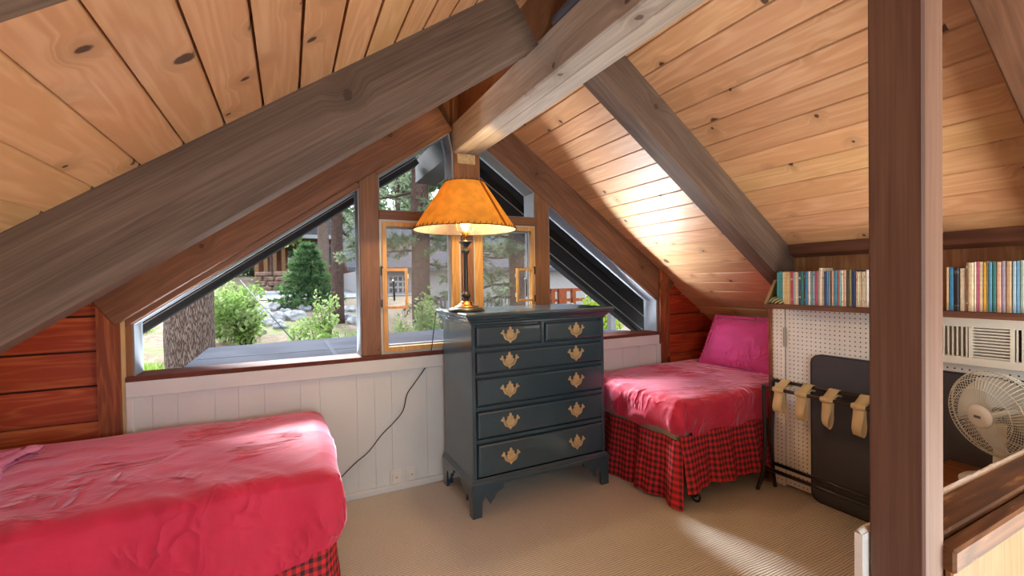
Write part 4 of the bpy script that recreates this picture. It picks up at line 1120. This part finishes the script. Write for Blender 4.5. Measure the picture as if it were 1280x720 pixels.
def strap(yc, w, drop, tw):
    m = MB(); t = .0035
    # over the rear bar, down to and under the front bar, then a hanging loop
    path = [(2.671, .655), (2.673, .672), (2.668, .688), (2.660, .6935), (2.648, .690), (2.620, .672), (2.597, .659), (2.585, .6585), (2.5735, .652), (2.571, .640), (2.577, .632), (2.584, .630)]
    path2 = [(2.584, .630), (2.578, .600), (2.566, .560), (2.562, .530), (2.572, .505), (2.590, .498), (2.606, .512), (2.612, .545), (2.603, .590), (2.600, .632), (2.612, .655), (2.640, .664), (2.668, .660)]
    path2 = [(x, .632 - (.632 - z) * drop if z < .632 else z) for x, z in path2]
    for pp in (path, path2):
        sp = smooth_path([(x, 0, z) for x, z in pp], 5); n = len(sp)
        vs = []
        for i, p in enumerate(sp):
            tn = (sp[min(i + 1, n - 1)] - sp[max(i - 1, 0)]).normalized(); nn = Vector((-tn.z, 0, tn.x)) * t / 2
            k = max(0, (.63 - p.z) / .13) * tw
            for q in (p + nn, p - nn):
                for s in (-1, 1): vs.append((q.x + s * k * .02, yc + s * w / 2 + k * .0, q.z))
        F = []
        for i in range(n - 1):
            a, b = i * 4, (i + 1) * 4
            F += [[a, b, b + 1, a + 1], [a + 2, a + 3, b + 3, b + 2], [a, a + 2, b + 2, b], [a + 1, b + 1, b + 3, a + 3]]
        F += [[0, 1, 3, 2], [(n - 1) * 4, (n - 1) * 4 + 2, (n - 1) * 4 + 3, (n - 1) * 4 + 1]]
        m.add(vs, F, 0, True)
    m.tube([(2.585, yc - w * .62, .645), (2.585, yc + w * .62, .645)], .0145, 12)
    return m.build('strap', M['beige_strap'], lr)
for yc, dp_, tw in ((1.650, .92, .1), (1.520, 1.0, .6), (1.385, 1.0, 1.2), (1.235, 1.02, .5)): strap(yc, .052, dp_, tw)

# bench and fan behind the half wall
bn = thing('wooden_bench', (2.45, .7, 0), 'orange-brown wooden bench behind the half wall', 'bench')
MB().box((2.22, .50, .430), (2.715, .935, .457), 0, .004).build('seat', M['bench'], bn)
MB().box((2.25, .52, .36), (2.70, .92, .43)).build('apron', M['bench'], bn)
for x in (2.26, 2.66):
    for y in (.53, .89): MB().box((x, y, 0), (x + .035, y + .035, .37)).build('leg', M['bench'], bn)
fx, fy, fz = 2.50, .72, .752
fan = thing('desk_fan', (fx, fy, .457), 'ivory desk fan with wire cage on the wooden bench', 'fan')
MB().lathe([(.115, 0), (.115, .010), (.105, .020), (.080, .028), (.03, .036)], (fx + .03, fy, .457), 36).build('base', M['fan_white'], fan)
MB().lathe([(.022, .03), (.020, .12), (.018, .22), (.02, .25)], (fx + .045, fy, .457), 16).build('pole', M['fan_white'], fan)
ad = Vector((-.88, .43, -.10)).normalized()
side_ = ad.cross(Vector((0, 0, 1))).normalized(); up_ = side_.cross(ad)
FT = Matrix(((side_.x, up_.x, ad.x, fx), (side_.y, up_.y, ad.y, fy), (side_.z, up_.z, ad.z, fz), (0, 0, 0, 1)))
m = MB(); RF = .172
prof_f = [(.040, .062), (.07, .064), (.11, .058), (.145, .042), (.165, .020), (RF, 0)]
prof_b = [(.050, -.085), (.09, -.084), (.13, -.070), (.158, -.040), (RF, -.004)]
NS = 72
for prof, ph in ((prof_f, 0), (prof_b, .05)):
    for k in range(NS):
        a = 2 * PI * k / NS + ph
        tw = .22 if prof is prof_f else 0
        m.tube([(r * math.cos(a + tw * (RF - r) / RF), r * math.sin(a + tw * (RF - r) / RF), z) for r, z in prof], .0014, 4)
for r, z, th in ((RF, 0, .003), (.145, .043, .0014), (.11, .059, .0014), (.13, -.071, .0014), (.042, .063, .002)):
    m.tube([(r * math.cos(2 * PI * k / 48), r * math.sin(2 * PI * k / 48), z) for k in range(48)], th, 5, closed=True)
m.xf(FT).build('grille', M['fan_metal'], fan)
cap = MB().lathe([(.0, .074), (.030, .073), (.045, .068), (.048, .060), (.046, .056)][::-1], (0, 0, 0), 32).xf(FT).build('hub_cap', M['fan_white'], fan)
MB().box((-.012, -.005, .0735), (.012, .005, .0755)).xf(FT).build('badge', M['fan_label'], cap)
for k in range(4):
    a0_ = k * PI / 2 + .3
    def bl(u, v, a0_=a0_):
        r = .030 + u * .118; a = a0_ + (v - .5) * (1.05 + .25 * u)
        return (r * math.cos(a), r * math.sin(a), -.012 + (v - .5) * -.05)
    MB().grid(bl, 8, 8).xf(FT).build('blade', plain('pale_fan_blade', srgb(206, 206, 194), .35) if k == 0 else bpy.data.materials['pale_fan_blade'], fan)
MB().lathe([(.02, -.20), (.048, -.19), (.058, -.16), (.060, -.11), (.055, -.088), (.02, -.08)], (0, 0, 0), 28).xf(FT).build('motor_housing', M['fan_white'], fan)
MB().lathe([(.012, -.09), (.012, .05)], (0, 0, 0), 12).xf(FT).build('shaft', M['fan_white'], fan)

# ================================================================== OUTDOORS
def ground_z(x, y):
    ys_ = [(2.5, -.2), (8, -.10), (10, .12), (13, .50), (18, .86), (24, 1.04), (26, 1.25), (40, 2.0), (90, 6)]
    for (a, za), (b, zb) in zip(ys_[:-1], ys_[1:]):
        if y <= b: z = za + (zb - za) * (y - a) / (b - a); break
    else: z = 6
    r = x / max(y, 1)
    t = min(1, max(0, (r - .285) / .07)); t = t * t * (3 - 2 * t)
    low = -1.3 + max(0, y - 26) * .12
    return z * (1 - t) + low * t + .05 * N3(x * .5, y * .5, 0)
m = MB().grid(lambda u, v: (-30 + 90 * u, 3.3 + 66 * v * v + 0.0, ground_z(-30 + 90 * u, 3.3 + 66 * v * v)), 160, 110)
structure(m.build('ground', M['ground']))
def hit(px, py):               # where the line of sight meets the ground
    Y = 4.0
    while Y < 70:
        p = at(px, py, Y)
        if p.z <= ground_z(p.x, Y): return Y
        Y += .05
    return 40.0
# road across the slope
RY0, RY1 = hit(345, 376), 23.6
def road(u, v):
    x = -14 + 22 * u; y = RY0 + (RY1 - RY0) * v + .02 * x
    return (x, y, ground_z(x, y) + .03)
structure(MB().grid(road, 60, 8).build('road', M['asphalt']))

def blob_foliage(m, blobs, n, size, rnd, aspect=.55, drop=0):
    tot = sum(b[3] * b[4] * b[5] for b in blobs)
    for cx, cy, cz, rx, ry, rz in blobs:
        k = max(12, int(n * rx * ry * rz / tot))
        for _ in range(k):
            d = Vector((rnd.gauss(0, 1), rnd.gauss(0, 1), rnd.gauss(0, 1))).normalized() * rnd.random() ** .42
            p = Vector((cx + d.x * rx, cy + d.y * ry, cz + d.z * rz))
            a = Vector((rnd.uniform(-1, 1), rnd.uniform(-1, 1), rnd.uniform(-1, 1) - drop)).normalized()
            b = a.cross(Vector((rnd.uniform(-1, 1), rnd.uniform(-1, 1), rnd.uniform(-1, 1)))).normalized()
            s = size * rnd.uniform(.6, 1.3)
            m.add([p - a * s, p + b * s * aspect, p + a * s, p - b * s * aspect], [(0, 1, 2, 3)])
def needle_tufts(m, pts, n, ln, rnd, wid=.012):
    for p in pts:
        for _ in range(n):
            d = Vector((rnd.gauss(0, 1), rnd.gauss(0, 1), rnd.gauss(.1, .8))).normalized() * ln * rnd.uniform(.6, 1.1)
            s = d.cross(Vector((rnd.uniform(-1, 1), rnd.uniform(-1, 1), rnd.uniform(-1, 1)))).normalized() * wid
            m.add([p - s, p + s, p + d], [(0, 1, 2)])
def trunk(m, x, y, z0, z1, r0, r1, rnd, lean=0):
    n = 14; pts = [(x + lean * k / n + .02 * rnd.uniform(-1, 1), y, z0 + (z1 - z0) * k / n) for k in range(n + 1)]
    rr = [r0 + (r1 - r0) * k / n for k in range(n + 1)]; rr[0] *= 1.18
    m.tube(pts, rr, 18)
def pine(pxl, pxr, py, Y, zb, zt, label, mat, branch=None, group=None, name='pine_tree'):
    rnd = random.Random(int(pxl * 7 + Y * 13))
    a, b = at(pxl, py, Y), at(pxr, py, Y); x = (a.x + b.x) / 2; r = (b.x - a.x) / 2 * .97
    t = thing(name, (x, Y, zb), label, 'tree', group)
    m = MB(); trunk(m, x, Y, zb - .3, zt, r * 1.05, r * .72, rnd); m.build('trunk', mat, t)
    if branch:
        mb, mf = MB(), MB()
        for (ang, z, ln, dz, dens) in branch:
            d = Vector((math.cos(ang), math.sin(ang), 0))
            pts = [Vector((x, Y, z)) + d * ln * k / 8 + Vector((0, 0, dz * (k / 8) ** 1.4 + .06 * rnd.uniform(-1, 1))) for k in range(9)]
            mb.tube(pts, [.035 * (1 - k / 10) for k in range(9)], 6)
            tips = []
            for k in range(2, 9):
                for _ in range(4):
                    e = Vector((rnd.uniform(-1, 1), rnd.uniform(-1, 1), rnd.uniform(-.6, .6))) * (.18 + .34 * rnd.random()) * (ln / 2.2)
                    q = pts[k] + e; mb.tube([pts[k], (pts[k] + q) / 2 + Vector((0, 0, .04)), q], .009, 4, cap=False)
                    tips += [pts[k].lerp(q, f) for f in (.55, .8, 1.0)]
            needle_tufts(mf, tips, dens, .15, rnd, .011)
        mb.build('branches', M['bark_d'], t); mf.build('needles', M['needle'], t)
    return t
pine(205, 271, 440, 6.2, -.1, 7.5, 'thick pine trunk close to the flat roof edge', M['bark'])
R_ = random.Random(11)
brn = lambda zs, n, lo, hi, dens=9: [(R_.uniform(0, 2 * PI), R_.uniform(*zs), R_.uniform(lo, hi), R_.uniform(-.5, .25), dens) for _ in range(n)]
pine(414, 430, 340, hit(424, 404), .3, 9.5, 'slender reddish pine trunk standing beside the small fir', M['bark_d'], brn((2.6, 4.5), 9, 1.2, 2.2))
pine(396, 411, 300, 19.0, .95, 12, 'distant grey pine trunk rising behind the small fir', M['bark'], brn((3.5, 8.0), 12, 1.5, 2.8))
pine(514, 538, 330, 10.0, -1.2, 9, 'dark pine trunk standing before the pale stucco house', M['bark_d'],
     brn((2.2, 4.8), 22, 1.3, 2.6, 11) + [(2.9, 2.1, 1.6, -.25, 12), (-.3, 1.75, 1.5, -.2, 12), (.2, 2.6, 1.7, -.4, 12), (-2.4, 2.3, 1.2, -.2, 12)])
pine(636, 655, 330, 9.5, -1.2, 9, 'dark pine with long drooping branches beyond the casement near the post', M['bark_d'],
     brn((.4, 4.6), 22, 1.4, 2.6, 12) + [(3.0, 1.9, 2.2, .2, 14), (2.8, 1.3, 2.4, -.5, 14), (3.3, 1.0, 2.2, -.6, 14), (3.1, 2.4, 2.2, .1, 14), (2.6, .7, 2.2, -.6, 14)])
# small fir by the road
rnd = random.Random(5); FY = hit(386, 384); fp = at(386, 384, FY); zb = ground_z(fp.x, FY); FS = (at(386, 300, FY).z - zb) / 2.3
fir = thing('fir_tree', (fp.x, 13, zb), 'small dark green fir tree by the road', 'tree')
fir.location = (fp.x, FY, zb)
m = MB(); trunk(m, fp.x, FY, zb, zb + 2.2 * FS, .07, .02, rnd); m.build('trunk', M['bark_d'], fir)
m = MB()
for k in range(11):
    z = zb + (.25 + k * .185) * FS; r = 1.25 * FS * (1 - k / 12.2) * (1 if k % 2 else .80)
    for j in range(15):
        a = j * 2 * PI / 15 + k
        e = Vector((math.cos(a) * r, math.sin(a) * r, -.16 * r))
        needle_tufts(m, [Vector((fp.x, FY, z)) + e * f for f in (.35, .6, .8, 1.0)], 13, .22 * FS, rnd, .026 * FS)
m.build('foliage', M['fir'], fir)
def bush(px, py, Y, w, h, label, mat, n=1500, size=.035, zbase=None, cat='bush', name='bush'):
    rnd = random.Random(int(px * 3 + Y)); p = at(px, py, Y); zt = p.z; z0 = zbase if zbase is not None else ground_z(p.x, Y)
    t = thing(name, (p.x, Y, z0), label, cat)
    m = MB(); fm = MB(); blobs = []
    H = zt - z0
    for k in range(14):
        a = rnd.uniform(0, 2 * PI); rr = rnd.random() ** .6 * w * .75; hh = rnd.uniform(.35, 1.0) * H * (1 - .45 * rr / w)
        tip = Vector((p.x + rr * math.cos(a), Y + rr * math.sin(a) * .8, z0 + hh))
        m.tube([(p.x + .08 * math.cos(a), Y, z0 - .05), ((p.x + tip.x) / 2 + .03, (Y + tip.y) / 2, z0 + hh * .55), tuple(tip)], [.012, .008, .003], 5)
        for f in (.4, .65, .85, 1.0): blobs.append((p.x + (tip.x - p.x) * f, Y + (tip.y - Y) * f, z0 + hh * f, w * .22, w * .22, H * .14))
    blob_foliage(fm, blobs, n, size, rnd)
    m.build('stems', M['bark_d'], t); fm.build('foliage', mat, t)
    return t
bush(308, 340, 10.0, 1.05, 1, 'bright green bush beside the thick pine trunk', M['leaf'], 4200, .045)
bush(285, 352, 10.6, .60, 1, 'bright green bush half behind the thick pine trunk', M['leaf'], 1800, .045)
bush(398, 382, 7.2, .62, 1, 'pale green bush in front of the boulders', M['leaf'], 2400, .032)
bush(362, 398, 6.6, .50, 1, 'low pale green bush at the roof edge', M['leaf'], 1600, .028)
bush(404, 346, 9.2, .36, 1, 'light green sapling before the slender pine trunk', M['leaf'], 1100, .034)
bush(430, 400, 6.8, .34, 1, 'small green bush under the slender trunk', M['leaf'], 900, .028)
bush(527, 360, 7.6, .60, 1, 'upright pale green bush before the stucco house', M['leaf'], 2800, .036, -.3)
bush(500, 396, 7.0, .45, 1, 'low green bush at the roof edge before the house', M['leaf'], 1300, .032, -.2)
bush(716, 362, 8.2, .9, 1, 'yellow-green bush beyond the sloping window near the bed', M['leaf_y'], 3000, .055, -.6)
bush(745, 368, 7.4, .8, 1, 'yellow-green bush behind the grey timber post', M['leaf_y'], 2600, .048, -.4)
for px, py, Y, lab in ((176, 412, hit(176, 416), 'bright grass tuft on the dirt left of the thick trunk'), (181, 399, hit(181, 402), 'grass tuft farther up the dirt slope by the thick trunk'), (186, 462, hit(186, 465), 'small grass tuft low on the dirt by the window jamb')):
    p = at(px, py, Y); rnd = random.Random(px); z0 = ground_z(p.x, Y); m = MB()
    for _ in range(160):
        a = rnd.uniform(0, 2 * PI); r = rnd.random() * .22; b = Vector((p.x + r * math.cos(a), Y + r * math.sin(a), z0 - .02)); h = rnd.uniform(.10, .22)
        m.add([b - Vector((.008, 0, 0)), b + Vector((.008, 0, 0)), b + Vector((rnd.uniform(-.1, .1), rnd.uniform(-.1, .1), h))], [(0, 1, 2)])
    tag(m.build('grass_tuft', M['grassy'], origin=(p.x, Y, z0)), lab, 'grass')
# boulders
def boulder(px, py, wpx, label, mat, sq=.75):
    Y = hit(px, py + wpx * .30); p = at(px, py, Y); r = wpx / 2 / FPX * (p - Vector((0, 0, EYE))).length * .92
    rnd = random.Random(int(px * 5 + py)); z0 = ground_z(p.x, Y); m = MB(); sd = rnd.uniform(0, 50)
    def f(u, v):
        th, ph = 2 * PI * u, PI * v
        d = Vector((math.sin(ph) * math.cos(th), math.sin(ph) * math.sin(th), math.cos(ph)))
        k = 1 + .34 * N3(d.x * 1.6 + sd, d.y * 1.6, d.z * 1.6) + .12 * N3(d.x * 5 + sd, d.y * 5, d.z * 5)
        return (p.x + d.x * r * k * 1.1, Y + d.y * r * k * .8, z0 + r * .35 + d.z * r * k * sq)
    m.grid(f, 22, 14, smooth=False)
    tag(m.build('boulder', mat, origin=(p.x, Y, z0)), label, 'rock', 'boulders on the slope beyond the roof')
BL_ = [(326, 391, 20, 'squat pale boulder at the end of the pile beside the bright bush'), (341, 383, 17, 'pale boulder on top of the pile below the road'), (344, 395, 20, 'pale pointed boulder in the middle of the pile'),
       (356, 390, 16, 'grey boulder wedged in the middle of the pile'), (368, 393, 22, 'large pale rounded boulder nearest the fir'), (362, 381, 13, 'small grey stone above the large rounded boulder'), (333, 402, 15, 'flat pale stone low in the pile'),
       (350, 405, 16, 'long pale stone beneath the pointed boulder'), (313, 423, 12, 'pale stone on the dirt at the roof edge'), (303, 425, 8, 'small dark stone on the dirt at the roof edge'), (324, 412, 13, 'flat stone below the bright bush'),
       (433, 395, 16, 'pale boulder beside the slender trunk base'), (444, 398, 20, 'large pale boulder at the window upright'), (437, 385, 14, 'boulder uphill of the slender trunk'), (381, 385, 14, 'grey boulder in the shade of the fir')]
for i, (px, py, wp, lab) in enumerate(BL_): boulder(px, py, wp, lab, M['rock_d'] if i in (3, 5, 9, 14) else M['rock'])
# dry-stone wall beyond the road
a, b = at(318, 352, 24.5), at(372, 352, 24.5); rnd = random.Random(2); m = MB()
for row in range(4):
    x = a.x
    while x < b.x:
        w = rnd.uniform(.35, .8); z = ground_z(x, 24.5) + row * .24
        m.box((x, 24.3 + rnd.uniform(0, .15) + row * .1, z - .05), (x + w - .04, 24.9 + row * .1, z + .20 + rnd.uniform(-.03, .03)), 0, .06); x += w
tag(m.build('stone_wall', M['redstone']), 'low brown dry-stone wall across the road', 'wall')
# far cabin with porch
a, b = at(318, 338, 31), at(360, 338, 31)
zb = a.z
cb = thing('cabin', ((a.x + b.x) / 2, 31, zb), 'timber cabin with a porch far beyond the road', 'building')
MB().box((a.x, 31, zb - .8), (b.x, 35, zb + 1.6)).build('wall', M['cabin'], cb)
MB().prism([(a.x - .4, zb + 1.5), (b.x + .5, zb + 1.5), (b.x - .2, zb + 2.3), (a.x, zb + 2.3)], 1, 28.6, 35.5).build('roof', M['shingle'], cb)
for k in range(4):
    x = a.x + (b.x - a.x) * (k + .5) / 4
    MB().box((x - .1, 29, zb - .8), (x + .1, 29.2, zb + 1.55)).build('post', M['cabin_post'], cb)
# red-brown house with white window
a, b = at(372, 340, 27), at(452, 340, 27); zb = a.z - .6
rh = thing('house', ((a.x + b.x) / 2, 27, zb), 'red-brown house with dark windows behind the slender pine trunk', 'building')
MB().box((a.x, 27, zb), (b.x, 28.3, zb + 2.4)).build('wall', M['cabin'], rh)
MB().box((a.x - .3, 26.4, zb + 2.4), (b.x + .4, 28.4, zb + 2.6)).build('eave', M['win_frame_far'], rh)
MB().prism([(a.x - .3, zb + 2.6), (b.x + .3, zb + 2.6), (b.x - .8, zb + 4.2), (a.x + .8, zb + 4.2)], 1, 26.5, 28.4).build('roof', M['shingle'], rh)
for px, w in ((408, 1.1), (438, .6)):
    x = at(px, 310, 27).x
    f = MB().box((x - w / 2, 26.93, zb + .9), (x + w / 2, 26.99, zb + 2.1)).build('window_frame', M['win_frame_far'], rh)
    MB().box((x - w / 2 + .08, 26.9, zb + .98), (x + w / 2 - .08, 26.95, zb + 2.02)).build('pane', M['win_dark'], f)
# pale stucco house with shingle roof
HY = 19.0
a = at(474, 340, HY); b = at(690, 340, HY); ze = at(540, 338, HY).z
sh = thing('house', ((a.x + b.x) / 2, HY, -1.5), 'pale stucco house with a grey shingle roof and deck rail', 'building')
MB().box((a.x - .8, HY, -2.2), (b.x + 2, HY + 6, ze)).build('wall', M['stucco'], sh)
m = MB()
x0_, x1_ = a.x - 1.3, b.x + 2.5
m.add([(x0_, HY - .5, ze - .05), (x1_, HY - .5, ze - .05), (x1_, HY + 3.6, ze + 2.5), (x0_, HY + 3.6, ze + 2.5), (x0_, HY - .5, ze + .12), (x1_, HY - .5, ze + .12), (x1_, HY + 3.6, ze + 2.67), (x0_, HY + 3.6, ze + 2.67)],
      [(0, 1, 2, 3), (7, 6, 5, 4), (0, 4, 5, 1), (1, 5, 6, 2), (2, 6, 7, 3), (3, 7, 4, 0)])
m.build('roof', M['shingle'], sh)
for (pl_, pr_, pt_, pb_) in ((485, 509, 345, 366), (487, 507, 392, 402)):
    p, q = at(pl_, pt_, HY), at(pr_, pb_, HY)
    f = MB().box((p.x, HY - .06, q.z), (q.x, HY - .0, p.z)).build('window', M['win_frame_far'], sh)
    m = MB()
    for i in range(4):
        for j in range(3):
            w_, h_ = (q.x - p.x) / 4, (p.z - q.z) / 3
            m.box((p.x + i * w_ + .04, HY - .08, q.z + j * h_ + .04), (p.x + (i + 1) * w_ - .04, HY - .05, q.z + (j + 1) * h_ - .04))
    m.build('pane', M['win_dark'], f)
p, q = at(503, 376, HY - 1.6), at(600, 390, HY - 1.6)
MB().box((p.x, HY - 1.64, p.z - .05), (q.x + 2, HY - 1.56, p.z + .03)).box((p.x, HY - 1.64, q.z - .2), (q.x + 2, HY - 1.56, q.z - .1)).build('deck_rail', M['deckwood'], sh)
m = MB(); x = p.x
while x < q.x + 2: m.box((x, HY - 1.63, q.z - .15), (x + .05, HY - 1.58, p.z - .02)); x += .17
m.build('balusters', M['deckwood'], sh)
MB().box((p.x, HY - 1.7, q.z - .45), (q.x + 2, HY, q.z - .2)).build('deck', M['deckwood'], sh)
# timber fence and post beyond the sloping window by the bed
fn = thing('fence', (at(700, 370, 11).x, 11, -1), 'orange-brown timber fence beyond the sloping window', 'fence')
for px, w in ((690, .06), (702, .13), (716, .06)):
    p = at(px, 361, 11); MB().box((p.x - w, 10.93, -1.4), (p.x + w, 11.05, p.z)).build('post', M['orange_post'], fn)
for zz in (1.0, .7, .4):
    MB().box((at(684, 360, 11).x, 10.98, zz), (at(730, 360, 11).x, 11.02, zz + .09)).build('rail', M['orange_post'], fn)
p = at(764, 397, 4.6)
tag(MB().box((p.x - .04, 4.56, -1.3), (p.x + .045, 4.64, p.z + .25), 0, .005).build('timber_post', M['grey_post'], origin=(p.x, 4.6, 0)), 'grey weathered timber post beyond the flat roof', 'post')
# bracing cable
tag(MB().tube([tuple(at(300, 350, 7.4)), tuple(at(372, 432, 4.9))], .006, 6).build('guy_cable', M['wire']), 'thin grey guy cable slanting down past the bushes', 'cable')
for px, py, Y, rr, lab in ((338, 288, 25.8, 1.3, 'light green leafy tree beyond the road, beside the cabin porch'), (398, 262, 23.6, 1.2, 'light green leafy tree beyond the road, over the small fir')):
    p = at(px, py, Y); z0 = ground_z(p.x, Y); rnd = random.Random(px)
    t = thing('leafy_tree', (p.x, Y, z0), lab, 'tree')
    m = MB(); trunk(m, p.x, Y, z0, p.z, .10, .04, rnd); m.build('trunk', M['bark_d'], t)
    m = MB(); blob_foliage(m, [(p.x + rnd.uniform(-1, 1) * rr * .7, Y + rnd.uniform(-.6, .6), p.z + rnd.uniform(-.5, 1.3) * rr * .6, rr * .5, rr * .4, rr * .38) for _ in range(9)], 2600, .13, rnd, .5)
    m.build('foliage', M['leaf'], t)
# distant trees
rt = random.Random(21)
spots = [(-9, 34), (-5.5, 38), (-2, 41), (1.8, 42), (5.5, 41), (7.5, 34), (11, 38), (15, 33), (19, 31), (24, 30), (29, 28), (34, 25), (-14, 37)]
nm = ['beyond the road, farthest past the thick trunk', 'behind the cabin', 'over the cabin roof', 'between cabin and small fir', 'behind the small fir', 'behind the slender pine trunk', 'above the red-brown house', 'behind the stucco house chimney end',
      'behind the stucco roof', 'behind the drooping pine', 'beyond the post by the lamp', 'beyond the sloping window', 'at the far dirt slope']
for (x, y), w in zip(spots, nm):
    z0 = ground_z(x, y); h = rt.uniform(9, 14)
    t = thing('forest_tree', (x, y, z0), 'tall grey-green forest tree ' + w, 'tree', 'forest trees behind the houses')
    m = MB(); trunk(m, x, y, z0, z0 + h * .8, .3, .12, rt); m.build('trunk', M['bark_d'], t)
    m = MB(); bl_ = []
    for k in range(20):
        a_ = rt.uniform(0, 2 * PI); r_ = rt.uniform(.3, 2.3); bl_.append((x + r_ * math.cos(a_), y + r_ * math.sin(a_) * .6, z0 + h * rt.uniform(.04, .75), 1.35, 1.1, 1.2))
    blob_foliage(m, bl_, 3000, .30, rt, .5); m.build('foliage', M['far_leaf'], t)

# ================================================================== LIGHT
w = bpy.data.worlds.new('sky'); bpy.context.scene.world = w; w.use_nodes = True
nt = w.node_tree; bg = nt.nodes['Background']
tc = nt.nodes.new('ShaderNodeTexCoord'); sp = nt.nodes.new('ShaderNodeSeparateXYZ'); nt.links.new(tc.outputs['Generated'], sp.inputs[0])
rp = nt.nodes.new('ShaderNodeValToRGB'); rp.color_ramp.elements[0].position = .45; rp.color_ramp.elements[0].color = (.74, .80, .86, 1)
rp.color_ramp.elements[1].position = .8; rp.color_ramp.elements[1].color = (.78, .90, 1.10, 1)
ma = nt.nodes.new('ShaderNodeMath'); ma.operation = 'MULTIPLY_ADD'; ma.inputs[1].default_value = .5; ma.inputs[2].default_value = .5
nt.links.new(sp.outputs[2], ma.inputs[0]); nt.links.new(ma.outputs[0], rp.inputs[0]); nt.links.new(rp.outputs[0], bg.inputs[0])
bg.inputs[1].default_value = 6.0
def sun(name, direction, strength, angle, col):
    l = bpy.data.lights.new(name, 'SUN'); l.energy = strength; l.angle = math.radians(angle); l.color = col
    o = bpy.data.objects.new(name, l); C.objects.link(o)
    o.rotation_euler = Vector(direction).to_track_quat('-Z', 'Y').to_euler()
sun('sun', (.05, -.84, -.55), 17.0, 13, (.93, .97, 1.0))
def area(name, loc, target, size, energy, col, spread=180):
    l = bpy.data.lights.new(name, 'AREA'); l.energy = energy; l.color = col; l.shape = 'RECTANGLE'; l.spread = math.radians(spread); l.size, l.size_y = size
    o = bpy.data.objects.new(name, l); C.objects.link(o); o.location = loc
    o.rotation_euler = (Vector(target) - Vector(loc)).to_track_quat('-Z', 'Y').to_euler()
for i, (x, wd, e) in enumerate(((-.15, .95, 34), (.80, .50, 8), (1.42, .40, 8), (2.18, .75, 36))):    # added area lights hidden behind the sill, imitating daylight bounced off the roof
    area('sill_bounce_fill', (x, 3.10, .772), (x, 2.10, 1.80), (wd, .12), e, (.86, .94, 1.0), 125)
area('added_back_fill', (.2, -1.8, 1.5), (.9, 2.2, 1.3), (2.4, 1.6), 66, (.72, .88, 1.0))  # added unseen fill light from behind the viewer
area('added_stair_fill', (2.0, -.9, .25), (1.3, .9, 2.2), (1.2, .9), 66, (1, .96, .88))  # added unseen fill aimed up from the stairwell side, brightens ceiling and post

# ================================================================== CAMERA
cam = bpy.data.cameras.new('camera'); co = bpy.data.objects.new('camera', cam); C.objects.link(co)
cam.sensor_width = 36; cam.lens = FPX / 1280 * 36; cam.clip_start = .05; cam.clip_end = 300
r_, d_, f_ = CAMM[0], CAMM[1], CAMM[2]
co.matrix_world = Matrix(((r_[0], -d_[0], -f_[0], 0), (r_[1], -d_[1], -f_[1], 0), (r_[2], -d_[2], -f_[2], EYE), (0, 0, 0, 1)))
sc = bpy.context.scene; sc.camera = co
vs_ = sc.view_settings; sc.display_settings.display_device = 'sRGB'
vs_.view_transform = 'Standard'; vs_.look = 'None'; vs_.gamma = 1; vs_.exposure = .24; vs_.use_curve_mapping = False
cy = sc.cycles; cy.max_bounces = 8; cy.diffuse_bounces = 5; cy.glossy_bounces = 3; cy.transmission_bounces = 4; cy.transparent_max_bounces = 12
cy.sample_clamp_indirect = 6; cy.use_denoising = True; cy.caustics_reflective = False; cy.caustics_refractive = False
